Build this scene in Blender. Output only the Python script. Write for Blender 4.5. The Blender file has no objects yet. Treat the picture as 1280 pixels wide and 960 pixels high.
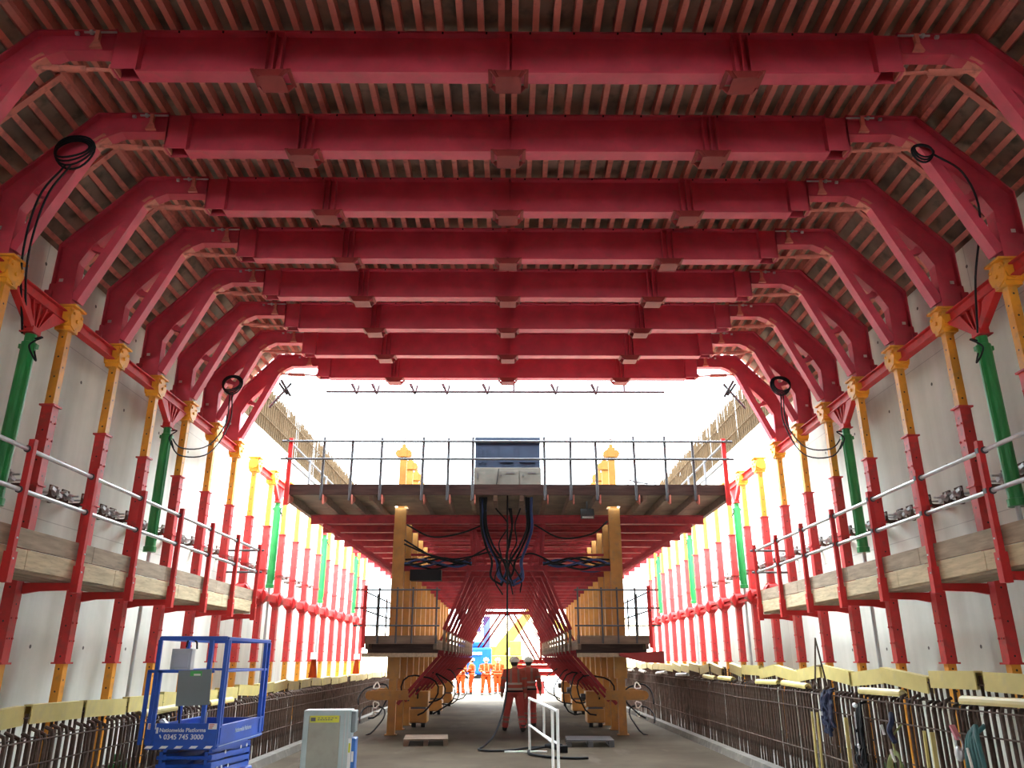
import bpy, bmesh, math, random
from mathutils import Vector, Matrix
R = random.Random(7)
C = bpy.context.scene.collection
V = Vector
PI = math.pi

# ---------------------------------------------------------------- materials
MATS = {}
def nodes(name):
    m = bpy.data.materials.new(name); m.use_nodes = True
    nt = m.node_tree
    return m, nt, nt.nodes['Principled BSDF']
def mat(name, col, rough=.5, metal=0., var=.18, dirt=None, dirt_amt=.0, scale=3., bump=0., stretch=(1, 1, 1), spec=.5):
    if name in MATS: return MATS[name]
    m, nt, b = nodes(name)
    N, L = nt.nodes, nt.links
    tc = N.new('ShaderNodeTexCoord'); mp = N.new('ShaderNodeMapping'); mp.inputs['Scale'].default_value = stretch
    L.new(tc.outputs['Object'], mp.inputs['Vector'])
    nz = N.new('ShaderNodeTexNoise'); nz.inputs['Scale'].default_value = scale; nz.inputs['Detail'].default_value = 6
    L.new(mp.outputs[0], nz.inputs['Vector'])
    cr = N.new('ShaderNodeValToRGB'); cr.color_ramp.elements[0].position = .3; cr.color_ramp.elements[1].position = .72
    cr.color_ramp.elements[0].color = [c*(1-var) for c in col]+[1]
    cr.color_ramp.elements[1].color = [min(1, c*(1+var)) for c in col]+[1]
    L.new(nz.outputs['Fac'], cr.inputs['Fac'])
    out = cr.outputs['Color']
    if dirt:
        n2 = N.new('ShaderNodeTexNoise'); n2.inputs['Scale'].default_value = scale*2.7; n2.inputs['Detail'].default_value = 8
        L.new(mp.outputs[0], n2.inputs['Vector'])
        c2 = N.new('ShaderNodeValToRGB'); c2.color_ramp.elements[0].position = .52; c2.color_ramp.elements[1].position = .7
        c2.color_ramp.elements[1].color = (dirt_amt,)*3+(1,)
        L.new(n2.outputs['Fac'], c2.inputs['Fac'])
        mx = N.new('ShaderNodeMixRGB'); L.new(c2.outputs['Color'], mx.inputs['Fac'])
        L.new(out, mx.inputs['Color1']); mx.inputs['Color2'].default_value = (*dirt, 1); out = mx.outputs['Color']
    L.new(out, b.inputs['Base Color'])
    b.inputs['Roughness'].default_value = rough; b.inputs['Metallic'].default_value = metal; b.inputs['Specular IOR Level'].default_value = spec
    if bump:
        bp = N.new('ShaderNodeBump'); bp.inputs['Strength'].default_value = bump; bp.inputs['Distance'].default_value = .02
        L.new(nz.outputs['Fac'], bp.inputs['Height']); L.new(bp.outputs[0], b.inputs['Normal'])
    MATS[name] = m
    return m
RED = mat('red_paint', (.56, .026, .026), .55, spec=.3, dirt=(.16, .05, .04), dirt_amt=.35)
REDB = mat('beam_red_paint', (.55, .052, .088), .6, dirt=(.35, .08, .08), dirt_amt=.4)
JOIST = mat('joist_red_paint', (.60, .18, .13), .6, dirt=(.10, .05, .04), dirt_amt=.5)
YEL = mat('yellow_paint', (.80, .33, .018), .5, dirt=(.35, .18, .06), dirt_amt=.5)
OCH = mat('ochre_paint', (.36, .16, .030), .6, dirt=(.2, .12, .06), dirt_amt=.5)
GRN = mat('green_paint', (.018, .24, .055), .4)
CHR = mat('chrome_steel', (.6, .6, .6), .25, 1., .05)
GALV = mat('galvanised_steel', (.52, .53, .54), .42, .7, .15, scale=9)
DKST = mat('dark_steel', (.09, .085, .09), .5, .5)
TUBE = mat('scaffold_tube_grey', (.085, .085, .09), .7, 0, spec=.1)
BLK = mat('black_rubber', (.010, .010, .012), .7, spec=.2)
NAVY = mat('navy_hose_sleeve', (.012, .03, .12), .5)
PLY = mat('plywood_soffit', (.25, .165, .115), .75, var=.45, scale=1.6, dirt=(.05, .055, .03), dirt_amt=.7)
WOOD = mat('pale_timber', (.56, .44, .27), .75, var=.22, scale=2.2, stretch=(8, 1, 8), dirt=(.3, .22, .14), dirt_amt=.5)
WOODG = mat('weathered_timber', (.36, .27, .185), .8, var=.25, scale=2.2, stretch=(8, 1, 8), dirt=(.2, .16, .12), dirt_amt=.5)
WOODD = mat('dark_timber', (.20, .14, .10), .8, var=.3, scale=2, stretch=(1, 8, 8))
DECKP = mat('deck_ply', (.22, .17, .12), .8, var=.3, scale=2)
RUST = mat('rusty_bar', (.105, .070, .055), .85, var=.5, scale=5, dirt=(.15, .12, .10), dirt_amt=.5, spec=.2)
RUSTSKY = mat('rusty_bar_dimmed_for_sky', (.050, .031, .016), .9, var=.4, scale=5, dirt=(.09, .07, .05), dirt_amt=.5, spec=.05)  # rust darkened to offset the open sky's light on the wall-top bars
GRED = mat('gantry_red_shaded', (.26, .024, .030), .6, dirt=(.09, .02, .03), dirt_amt=.5, spec=.2)  # darker copy of the red: shade inside the gantry put into the colour
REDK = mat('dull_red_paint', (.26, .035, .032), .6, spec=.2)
OCHD = mat('ochre_dimmed_for_sky', (.13, .055, .010), .7, spec=.1)  # ochre copy darkened to offset strong sky light on the leg tops
MBLUE = mat('machine_blue', (.004, .040, .20), .7, spec=.1)
FRED = mat('site_red_paint', (.16, .012, .010), .7, spec=.1)
FASC = mat('dark_fascia_timber', (.075, .048, .042), .85, var=.3, scale=2, stretch=(1, 8, 8), spec=.1)
CAP = mat('pale_yellow_plastic', (.62, .51, .18), .5, var=.12, dirt=(.5, .42, .22), dirt_amt=.4)
CAPW = mat('white_plastic', (.75, .73, .68), .5)
BLUE = mat('blue_paint', (.008, .075, .42), .4, dirt=(.02, .05, .2), dirt_amt=.4)
WHT = mat('white_paint', (.8, .8, .78), .45, var=.05)
WHTD = mat('dull_white_marking', (.42, .5, .62), .5)
GREYP = mat('grey_panel', (.17, .2, .21), .5, var=.08)
LGREY = mat('light_grey_metal', (.45, .47, .46), .45, .3, .1)
BEIGE = mat('beige_metal', (.13, .12, .10), .6, spec=.2)
CABF = mat('cabinet_face', (.33, .33, .27), .5, var=.12, dirt=(.25, .24, .18), dirt_amt=.5)
CABE = mat('cabinet_edge', (.40, .50, .50), .45)
DBLUE = mat('slate_blue_cover', (.018, .028, .050), .6, spec=.2)
BBLUE = mat('bright_blue', (.01, .12, .42), .45)
GSTK = mat('green_sticker', (.06, .38, .08), .5)
YSTK = mat('yellow_sticker', (.60, .60, .03), .5)
RSTK = mat('red_sticker', (.55, .12, .08), .5)
ORG = mat('orange_fabric', (.20, .024, .004), .9, var=.12, spec=.05)
ORGD = mat('dark_orange_fabric', (.38, .07, .045), .8, var=.2)
ORGT = mat('maroon_trousers', (.42, .06, .05), .8, var=.2)
REFLF = mat('pale_orange_strip', (.26, .07, .03), .9, spec=.05)
REFLD = mat('dull_reflective_strip', (.22, .12, .09), .6)
REFL = mat('reflective_strip', (.40, .34, .28), .5, .1)
SKIN = mat('skin', (.42, .22, .15), .55)
HAIR = mat('dark_hair', (.03, .02, .015), .8)
HELM = mat('white_helmet', (.62, .60, .55), .35)
BOOT = mat('dark_boot', (.03, .025, .02), .7)
GLOVE = mat('dark_glove', (.03, .03, .03), .8)
YMACH = mat('machine_yellow', (.16, .12, .022), .7, spec=.1)
TYRE = mat('tyre', (.02, .02, .02), .85)
GLASS = mat('dark_glass', (.05, .07, .09), .1)
PINK = mat('pink_tag', (.7, .25, .3), .5)
TEAL = mat('teal_hose', (.05, .16, .16), .5)
ROPE = mat('green_rope', (.25, .27, .10), .8)
HARN = mat('navy_webbing', (.015, .022, .06), .8)
LUM = mat('floodlight_lens', (.7, .7, .68), .2)
SAND = mat('excavated_earth', (.42, .31, .2), .95, var=.3, scale=.25)

def wall_mat():
    m, nt, b = nodes('cast_concrete_wall'); N, L = nt.nodes, nt.links
    tc = N.new('ShaderNodeTexCoord'); sep = N.new('ShaderNodeSeparateXYZ'); L.new(tc.outputs['Object'], sep.inputs[0])
    def mth(op, a, bb=None, c=None):
        n = N.new('ShaderNodeMath'); n.operation = op
        for i, x in enumerate((a, bb, c)):
            if x is None: continue
            if isinstance(x, (int, float)): n.inputs[i].default_value = x
            else: L.new(x, n.inputs[i])
        return n.outputs[0]
    y, z = sep.outputs['Y'], sep.outputs['Z']
    n1 = N.new('ShaderNodeTexNoise'); n1.inputs['Scale'].default_value = .55; n1.inputs['Detail'].default_value = 8; n1.inputs['Roughness'].default_value = .65
    L.new(tc.outputs['Object'], n1.inputs['Vector'])
    mp = N.new('ShaderNodeMapping'); mp.inputs['Scale'].default_value = (1, 1.5, .12); L.new(tc.outputs['Object'], mp.inputs['Vector'])
    n2 = N.new('ShaderNodeTexNoise'); n2.inputs['Scale'].default_value = 1.6; n2.inputs['Detail'].default_value = 6; L.new(mp.outputs[0], n2.inputs['Vector'])
    f = mth('ADD', mth('MULTIPLY', n1.outputs['Fac'], .5), mth('MULTIPLY', n2.outputs['Fac'], .5))
    cr = N.new('ShaderNodeValToRGB'); e = cr.color_ramp.elements
    e[0].position = .33; e[0].color = (.52, .535, .46, 1); e[1].position = .68; e[1].color = (.78, .795, .72, 1)
    L.new(f, cr.inputs['Fac'])
    # panel joints and form-tie holes
    def line(c, per, off, w):
        q = mth('ABSOLUTE', mth('SUBTRACT', mth('FRACT', mth('DIVIDE', mth('ADD', c, off), per)), .5))
        return mth('LESS_THAN', q, w/per)
    j = mth('MAXIMUM', line(y, 2.4, .3, .008), line(z, 2.7, .35, .006))
    qy = mth('MULTIPLY', mth('SUBTRACT', mth('FRACT', mth('DIVIDE', mth('ADD', y, .75), 1.5)), .5), 1.5)
    qz = mth('MULTIPLY', mth('SUBTRACT', mth('FRACT', mth('DIVIDE', mth('ADD', z, .1), 1.35)), .5), 1.35)
    d = mth('SQRT', mth('ADD', mth('MULTIPLY', qy, qy), mth('MULTIPLY', qz, qz)))
    h = mth('LESS_THAN', d, .028)
    mk = mth('MAXIMUM', mth('MULTIPLY', j, .35), mth('MULTIPLY', h, .92))
    mx = N.new('ShaderNodeMixRGB'); L.new(mk, mx.inputs['Fac']); L.new(cr.outputs[0], mx.inputs['Color1']); mx.inputs['Color2'].default_value = (.05, .045, .04, 1)
    L.new(mx.outputs[0], b.inputs['Base Color']); b.inputs['Roughness'].default_value = .75
    return m
def floor_mat():
    m, nt, b = nodes('concrete_slab'); N, L = nt.nodes, nt.links
    tc = N.new('ShaderNodeTexCoord')
    n1 = N.new('ShaderNodeTexNoise'); n1.inputs['Scale'].default_value = .45; n1.inputs['Detail'].default_value = 10; n1.inputs['Roughness'].default_value = .62
    L.new(tc.outputs['Object'], n1.inputs['Vector'])
    cr = N.new('ShaderNodeValToRGB'); e = cr.color_ramp.elements
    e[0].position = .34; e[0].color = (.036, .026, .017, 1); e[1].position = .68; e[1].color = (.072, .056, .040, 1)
    L.new(n1.outputs['Fac'], cr.inputs['Fac'])
    mp = N.new('ShaderNodeMapping'); mp.inputs['Scale'].default_value = (1.6, .35, 1); mp.inputs['Rotation'].default_value = (0, 0, .5); L.new(tc.outputs['Object'], mp.inputs['Vector'])
    n2 = N.new('ShaderNodeTexNoise'); n2.inputs['Scale'].default_value = 1.1; n2.inputs['Detail'].default_value = 4; L.new(mp.outputs[0], n2.inputs['Vector'])
    c2 = N.new('ShaderNodeValToRGB'); c2.color_ramp.elements[0].position = .60; c2.color_ramp.elements[1].position = .68; c2.color_ramp.elements[1].color = (.4, .4, .4, 1)
    L.new(n2.outputs['Fac'], c2.inputs['Fac'])
    mx = N.new('ShaderNodeMixRGB'); L.new(c2.outputs[0], mx.inputs['Fac']); L.new(cr.outputs[0], mx.inputs['Color1']); mx.inputs['Color2'].default_value = (.09, .07, .06, 1)
    n3 = N.new('ShaderNodeTexNoise'); n3.inputs['Scale'].default_value = .8; n3.inputs['Detail'].default_value = 9; n3.inputs['Roughness'].default_value = .75
    mp3 = N.new('ShaderNodeMapping'); mp3.inputs['Location'].default_value = (7, 3, 0); L.new(tc.outputs['Object'], mp3.inputs['Vector']); L.new(mp3.outputs[0], n3.inputs['Vector'])
    c3 = N.new('ShaderNodeValToRGB'); c3.color_ramp.elements[0].position = .66; c3.color_ramp.elements[1].position = .69; c3.color_ramp.elements[1].color = (.45, .45, .45, 1)
    L.new(n3.outputs['Fac'], c3.inputs['Fac'])
    m3 = N.new('ShaderNodeMixRGB'); L.new(c3.outputs[0], m3.inputs['Fac']); L.new(mx.outputs[0], m3.inputs['Color1']); m3.inputs['Color2'].default_value = (.38, .08, .06, 1)
    L.new(m3.outputs[0], b.inputs['Base Color']); b.inputs['Roughness'].default_value = .85; b.inputs['Specular IOR Level'].default_value = .04
    bp = N.new('ShaderNodeBump'); bp.inputs['Strength'].default_value = .25; bp.inputs['Distance'].default_value = .02
    L.new(n1.outputs['Fac'], bp.inputs['Height']); L.new(bp.outputs[0], b.inputs['Normal'])
    return m
def hole_mat(name, col, z0, per, r_, half):
    m = mat(name, col, .5, dirt=(.35, .18, .06) if col[1] > .1 else (.16, .05, .04), dirt_amt=.45)
    nt = m.node_tree; N, L = nt.nodes, nt.links; b = N['Principled BSDF']; src = b.inputs['Base Color'].links[0].from_socket
    tc = N.new('ShaderNodeTexCoord'); sep = N.new('ShaderNodeSeparateXYZ'); L.new(tc.outputs['Object'], sep.inputs[0])
    def mth(op, a, bb=None):
        n = N.new('ShaderNodeMath'); n.operation = op
        for i, x in enumerate((a, bb)):
            if x is None: continue
            if isinstance(x, (int, float)): n.inputs[i].default_value = x
            else: L.new(x, n.inputs[i])
        return n.outputs[0]
    def dist(c, off):
        q = mth('MULTIPLY', mth('SUBTRACT', mth('FRACT', mth('DIVIDE', mth('ADD', sep.outputs['Z'], off), per)), .5), per)
        return mth('SQRT', mth('ADD', mth('MULTIPLY', c, c), mth('MULTIPLY', q, q)))
    d = mth('LESS_THAN', mth('MINIMUM', dist(sep.outputs['X'], z0), dist(sep.outputs['Y'], z0+per/2)), r_)
    mx = N.new('ShaderNodeMixRGB'); L.new(d, mx.inputs['Fac']); L.new(src, mx.inputs['Color1']); mx.inputs['Color2'].default_value = (.012, .008, .006, 1)
    L.new(mx.outputs[0], b.inputs['Base Color']); return m
YELH = hole_mat('yellow_tube_drilled', (.72, .29, .018), .03, .30, .014, 0)
REDH = hole_mat('red_tube_drilled', (.56, .026, .026), .1, .42, .013, 0)
WALLM = wall_mat(); FLOORM = floor_mat()
KERBM = mat('kerb_concrete', (.085, .07, .055), .8, var=.25, scale=2, dirt=(.2, .17, .14), dirt_amt=.5)

# ---------------------------------------------------------------- mesh builder
class MB:
    def __init__(s): s.v = []; s.f = []
    def add(s, vs, fs):
        o = len(s.v); s.v += [tuple(v) for v in vs]; s.f += [tuple(i+o for i in f) for f in fs]; return s
    def box(s, c, d, m=None):
        x, y, z = d[0]/2, d[1]/2, d[2]/2
        vs = [V((a*x, b*y, e*z)) for a in (-1, 1) for b in (-1, 1) for e in (-1, 1)]
        if m is not None: vs = [m @ v for v in vs]
        return s.add([v+V(c) for v in vs], [(0, 1, 3, 2), (4, 6, 7, 5), (0, 4, 5, 1), (2, 3, 7, 6), (0, 2, 6, 4), (1, 5, 7, 3)])
    def bx(s, x0, x1, y0, y1, z0, z1):
        return s.box(((x0+x1)/2, (y0+y1)/2, (z0+z1)/2), (abs(x1-x0), abs(y1-y0), abs(z1-z0)))
    def bar(s, p, q, w, h, up=(0, 0, 1)):
        p, q = V(p), V(q); d = (q-p); l = d.length; d.normalize(); u = V(up)
        if abs(d.dot(u)) > .97: u = V((0, 1, 0)) if abs(d.y) < .9 else V((1, 0, 0))
        sd = d.cross(u).normalized(); u = sd.cross(d).normalized()
        m = Matrix((sd, d, u)).transposed()
        return s.box((p+q)/2, (w, l, h), m)
    def ibeam(s, p, q, h, b, t=.02, w=.015, up=(0, 0, 1)):
        p, q = V(p), V(q); d = (q-p).normalized(); u = V(up); sd = d.cross(u).normalized(); u = sd.cross(d).normalized()
        o = u*(h/2-t/2)
        s.bar(p+o, q+o, b, t, u); s.bar(p-o, q-o, b, t, u); return s.bar(p, q, w, h-2*t, u)
    def tube(s, pts, r, n=8, closed=False, cap=True):
        pts = [V(p) for p in pts]; k = len(pts); rs = r if isinstance(r, (list, tuple)) else [r]*k
        prev = None; rings = []
        for i, p in enumerate(pts):
            if closed: d = (pts[(i+1) % k]-pts[i-1])
            else: d = pts[min(i+1, k-1)]-pts[max(i-1, 0)]
            if d.length < 1e-9: d = V((0, 0, 1))
            d.normalize()
            if prev is None:
                a = V((0, 0, 1)) if abs(d.z) < .9 else V((1, 0, 0)); u = d.cross(a).normalized()
            else:
                u = prev-d*prev.dot(d)
                if u.length < 1e-6: u = d.orthogonal()
                u.normalize()
            prev = u; w = d.cross(u)
            rings.append([p+(u*math.cos(2*PI*j/n)+w*math.sin(2*PI*j/n))*rs[i] for j in range(n)])
        vs = [v for g in rings for v in g]; fs = []
        for i in range(k if closed else k-1):
            a, b = i*n, ((i+1) % k)*n
            for j in range(n): fs.append((a+j, a+(j+1) % n, b+(j+1) % n, b+j))
        if cap and not closed: fs.append(tuple(range(n))[::-1]); fs.append(tuple((k-1)*n+j for j in range(n)))
        return s.add(vs, fs)
    def cyl(s, p, q, r, n=16, r2=None): return s.tube([p, q], [r, r if r2 is None else r2], n)
    def prism(s, poly, y0, y1, axis='y'):
        n = len(poly)
        f = (lambda a, b, t: (a, t, b)) if axis == 'y' else ((lambda a, b, t: (t, a, b)) if axis == 'x' else (lambda a, b, t: (a, b, t)))
        vs = [f(a, b, y0) for a, b in poly]+[f(a, b, y1) for a, b in poly]
        fs = [tuple(range(n)), tuple(range(n, 2*n))[::-1]]+[(i, n+i, n+(i+1) % n, (i+1) % n) for i in range(n)]
        return s.add(vs, fs)
    def ell(s, c, r, nu=12, nv=8, m=None):
        vs = []; fs = []
        for i in range(1, nv):
            t = PI*i/nv
            for j in range(nu):
                a = 2*PI*j/nu; v = V((r[0]*math.sin(t)*math.cos(a), r[1]*math.sin(t)*math.sin(a), r[2]*math.cos(t)))
                vs.append((m @ v if m is not None else v)+V(c))
        top, bot = V((0, 0, r[2])), V((0, 0, -r[2]))
        if m is not None: top, bot = m @ top, m @ bot
        vs += [top+V(c), bot+V(c)]; T = len(vs)-2
        for j in range(nu):
            fs.append((T, j, (j+1) % nu)); b = (nv-2)*nu; fs.append((T+1, b+(j+1) % nu, b+j))
            for i in range(nv-2): fs.append((i*nu+j, (i+1)*nu+j, (i+1)*nu+(j+1) % nu, i*nu+(j+1) % nu))
        return s.add(vs, fs)
    def loft(s, rings, n=16):   # rings: (cx,cy,cz,rx,ry)
        vs = []; fs = []
        for (x, y, z, a, b) in rings:
            vs += [(x+a*math.cos(2*PI*j/n), y+b*math.sin(2*PI*j/n), z) for j in range(n)]
        for i in range(len(rings)-1):
            for j in range(n): fs.append((i*n+j, i*n+(j+1) % n, (i+1)*n+(j+1) % n, (i+1)*n+j))
        fs.append(tuple(range(n))[::-1]); fs.append(tuple((len(rings)-1)*n+j for j in range(n)))
        return s.add(vs, fs)
    def mesh(s, name, m=None, smooth=False):
        me = bpy.data.meshes.new(name); me.from_pydata(s.v, [], s.f); me.update()
        bm = bmesh.new(); bm.from_mesh(me); bmesh.ops.recalc_face_normals(bm, faces=bm.faces); bm.to_mesh(me); bm.free()
        if smooth: me.polygons.foreach_set('use_smooth', [True]*len(me.polygons))
        if m: me.materials.append(m)
        return me
def part(name, mb, m, parent=None, label=None, smooth=False, loc=None, bevel=0):
    me = mb.mesh(name, m, smooth) if isinstance(mb, MB) else mb
    o = bpy.data.objects.new(name, me); C.objects.link(o)
    if parent: o.parent = parent
    if loc: o.location = loc
    if label: o['label'] = label
    if bevel:
        b = o.modifiers.new('bevel', 'BEVEL'); b.width = bevel; b.segments = 2; b.limit_method = 'ANGLE'
    return o
def tag(o, label, cat, group=None, kind=None):
    o['label'] = label; o['category'] = cat
    if group: o['group'] = group
    if kind: o['kind'] = kind
    return o
def thing(name, label, cat, loc=(0, 0, 0), group=None, rz=0):
    o = bpy.data.objects.new(name, None); C.objects.link(o); o.location = loc; o.rotation_euler = (0, 0, rz); o.empty_display_size = .2
    return tag(o, label, cat, group)
def struct(name, mb, m, label=None):
    o = part(name, mb, m); o['kind'] = 'structure'
    if label: o['label'] = label
    return o
def copy_tree(root, loc, label, rz=None):
    r = root.copy(); C.objects.link(r); r.location = loc; r['label'] = label
    if rz is not None: r.rotation_euler = (0, 0, rz)
    for ch in root.children:
        c = ch.copy(); C.objects.link(c); c.parent = r
        for g in ch.children:
            d = g.copy(); C.objects.link(d); d.parent = c
    return r
ORD = 'first second third fourth fifth sixth seventh eighth ninth tenth eleventh twelfth thirteenth fourteenth fifteenth sixteenth seventeenth eighteenth nineteenth twentieth'.split()
ORD += ['twenty-'+o for o in ORD[:9]]+['thirtieth']+['thirty-'+o for o in ORD[:9]]+['fortieth']
SD = {-1: 'left', 1: 'right'}
def circ(c, r, n=20, plane='xz', a0=0, a1=2*PI, jit=0, tilt=0):
    out = []
    for i in range(n+1 if a1-a0 < 2*PI-.01 else n):
        a = a0+(a1-a0)*i/n; rr = r*(1+jit*math.sin(3*a+tilt)); x, y = rr*math.cos(a), rr*math.sin(a)
        out.append(V(c)+(V((x, tilt*y*.3, y)) if plane == 'xz' else (V((tilt*y*.3, x, y)) if plane == 'yz' else V((x, y, 0)))))
    return out
def spl(pts, n=8):
    P = [V(p) for p in pts]; P = [P[0]*2-P[1]]+P+[P[-1]*2-P[-2]]; out = []
    for i in range(1, len(P)-2):
        for k in range(n):
            t = k/n; a, b, c, d = P[i-1:i+3]
            out.append(.5*((2*b)+(c-a)*t+(2*a-5*b+4*c-d)*t*t+(3*b-a-3*c+d)*t**3))
    return out+[P[-2]]

def remesh(mb, name, m, vox, smooth_it=6):
    me = mb.mesh(name, m); o = bpy.data.objects.new(name, me); C.objects.link(o)
    md = o.modifiers.new('r', 'REMESH'); md.mode = 'VOXEL'; md.voxel_size = vox; md.use_smooth_shade = True
    ms = o.modifiers.new('s', 'SMOOTH'); ms.iterations = smooth_it; ms.factor = .5
    bpy.context.view_layer.update(); dg = bpy.context.evaluated_depsgraph_get()
    out = bpy.data.meshes.new_from_object(o.evaluated_get(dg)); bpy.data.objects.remove(o)
    out.materials.clear(); out.materials.append(m)
    out.polygons.foreach_set('use_smooth', [True]*len(out.polygons))
    return out
def text_mesh(txt, size, m, ext=.002):
    cu = bpy.data.curves.new('t', 'FONT'); cu.body = txt; cu.size = size; cu.extrude = ext; cu.align_x = 'CENTER'; cu.align_y = 'CENTER'; cu.resolution_u = 3
    cu.offset = size*.012
    o = bpy.data.objects.new('t', cu); C.objects.link(o); bpy.context.view_layer.update()
    dg = bpy.context.evaluated_depsgraph_get(); me = bpy.data.meshes.new_from_object(o.evaluated_get(dg)); bpy.data.objects.remove(o)
    me.materials.clear(); me.materials.append(m); return me

# ---------------------------------------------------------------- people (faces +Y, stands at origin)
def person(name_label, loc, rz, legs, arms, jac, tro, vest, vox, head_turn=0, group=None):
    REFLD_, REFL_ = (REFLD, REFL) if jac is ORGD else (REFLF, REFLF)
    root = thing('person', name_label, 'person', loc, group, rz)
    root.scale = (1.14, 1.1, 1) if jac is ORGD else (1.28, 1.2, 1)
    # joints
    hip = [V((-.095, 0, .93)), V((.095, 0, .93))]
    knee, ank, toe = [], [], []
    for i, (dx, dy, lift) in enumerate(legs):
        s = -1 if i == 0 else 1
        a = V((s*.11+dx, dy, .09+lift)); k = (hip[i]+a)/2+V((0, .04+.05*abs(dy), .0)); k.z = .50+lift*.5
        knee.append(k); ank.append(a); toe.append(a+V((s*.02, .15, -.045)))
    def arm_pts(i):
        s = -1 if i == 0 else 1
        e, w = arms[i]
        return V((s*.19, 0, 1.45)), V((s*.19+s*e[0], e[1], 1.45-e[2])), V((s*.19+s*w[0], w[1], 1.45-w[2]))
    torso = [(0, 0, .86, .155, .105), (0, 0, .94, .17, .115), (0, 0, 1.05, .15, .105), (0, .01, 1.18, .155, .11), (0, .01, 1.30, .175, .12), (0, 0, 1.40, .185, .11), (0, 0, 1.47, .12, .08), (0, 0, 1.52, .065, .06)]
    def grow(mb, g, low=0):
        mb.loft([(x, y, z, a+g, b+g) for x, y, z, a, b in torso if z >= low])
    # body incl. hands
    b = MB(); grow(b, -.005)
    for i in (0, 1):
        b.tube([hip[i], knee[i], ank[i]+V((0, 0, -.03))], [.085, .055, .042], 12)
        b.tube([ank[i]+V((0, -.04, -.045)), toe[i]], [.04, .035], 10)
        sh, el, wr = arm_pts(i)
        b.tube([sh-V((0, 0, 0)), (sh+el)/2, el, (el+wr)/2, wr], [.058, .05, .042, .038, .028], 12)
        d = (wr-el).normalized(); s = -1 if i == 0 else 1
        side = V((0, 1, 0))-d*d.y; side = side.normalized() if side.length > .1 else V((0, 0, 1))
        inn = d.cross(side).normalized()
        pc = wr+d*.05
        b.tube([wr, wr+d*.03+side*.004, wr+d*.09], [.027, .038, .034], 10)
        for q, ln in zip((-.030, -.010, .011, .030), (.062, .078, .082, .070)):
            p0 = wr+d*.08+side*q; cur = inn*(-s*.018)
            b.tube([p0, p0+d*ln*.55+cur*.3, p0+d*ln*.95+cur*1.3], [.0105, .0098, .008], 8)
        t0 = wr+d*.03+side*.03
        b.tube([t0, t0+d*.035+side*.03, t0+d*.065+side*.03], [.013, .011, .009], 8)
    b.tube([V((0, 0, 1.46)), V((0, .01, 1.56))], [.058, .054], 12)
    hm = Matrix.Rotation(head_turn, 3, 'Z'); hc = V((0, .02, 1.655))
    b.ell(hc, (.076, .097, .112), 16, 12, hm)
    b.ell(hc+hm @ V((0, .05, -.065)), (.05, .045, .05), 12, 8, hm)
    b.tube([hc+hm @ V((0, .09, .015)), hc+hm @ V((0, .117, -.022))], [.010, .016], 8)
    b.tube([hc+hm @ V((-.022, .088, -.055)), hc+hm @ V((.022, .088, -.055))], .008, 6)
    for s in (-1, 1):
        b.ell(hc+hm @ V((s*.078, .0, -.01)), (.012, .02, .032), 8, 6, hm)
        b.ell(hc+hm @ V((s*.03, .085, .012)), (.012, .008, .007), 8, 6, hm)
    part('body', remesh(b, 'body', SKIN, vox, 3), SKIN, root)
    # hair
    h = MB(); h.ell(hc+hm @ V((0, -.018, .018)), (.084, .094, .11), 16, 10, hm)
    part('hair', h, HAIR, root, smooth=True)
    # helmet
    hl = MB(); pts = []
    for (rr, z) in ((.128, 1.682), (.131, 1.70), (.124, 1.745), (.10, 1.79), (.06, 1.818), (.01, 1.826)): pts.append((hc.x, hc.y-.005, z, rr*.92, rr*1.08))
    hl.loft(pts, 20); hl.box(hc+hm @ V((0, .13, .045)), (.15, .09, .012), hm)
    hl.tube([hc+V((0, -.13, .10)), hc+V((0, -.06, .168)), hc+V((0, .05, .168)), hc+V((0, .12, .10))], .010, 6)
    part('hard_hat', hl, HELM, root, smooth=False)
    # jacket
    j = MB(); grow(j, .022, .90)
    j.tube([V((0, 0, 1.47)), V((0, .005, 1.54))], [.085, .075], 14)
    for i in (0, 1):
        sh, el, wr = arm_pts(i)
        j.tube([V((sh.x*.55, 0, 1.44)), sh, (sh+el)/2, el, (el+wr)/2, el+(wr-el)*.96], [.09, .082, .074, .062, .056, .050], 14)
    part('jacket', remesh(j, 'jacket', jac, vox, 8), jac, root)
    t = MB(); t.loft([(x, y, z, a+.012, b_+.012) for x, y, z, a, b_ in torso if z < 1.0])
    for i in (0, 1):
        t.tube([hip[i]+V((0, 0, .02)), (hip[i]+knee[i])/2, knee[i], (knee[i]+ank[i])/2, ank[i]+V((0, 0, -.01))], [.108, .098, .08, .074, .072], 14)
    part('trousers', remesh(t, 'trousers', tro, vox, 8), tro, root)
    for i in (0, 1):
        bt = MB(); bt.tube([ank[i]+V((0, 0, .08)), ank[i]+V((0, 0, -.03))], [.062, .06], 12)
        dd = (toe[i]-ank[i]); dd.z = 0
        bt.tube([ank[i]+V((0, -.055, -.047)), ank[i]+V((0, 0, -.04)), ank[i]+dd*.7+V((0, 0, -.045)), ank[i]+dd*1.15+V((0, 0, -.052))], [.040, .052, .048, .034], 12)
        part('boot', bt, BOOT, root, smooth=True)
    sb = MB()
    def band(z, g=.037, hgt=.05):
        rs = [r for r in torso]
        def at(zz):
            for u, w in zip(rs, rs[1:]):
                if u[2] <= zz <= w[2]:
                    k = (zz-u[2])/(w[2]-u[2]); return [u[q]+(w[q]-u[q])*k for q in range(5)]
        A, B = at(z-hgt/2), at(z+hgt/2)
        sb.loft([(A[0], A[1], z-hgt/2, A[3]+g, A[4]+g), (B[0], B[1], z+hgt/2, B[3]+g, B[4]+g)], 24)
    band(1.02); band(1.15)
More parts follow.
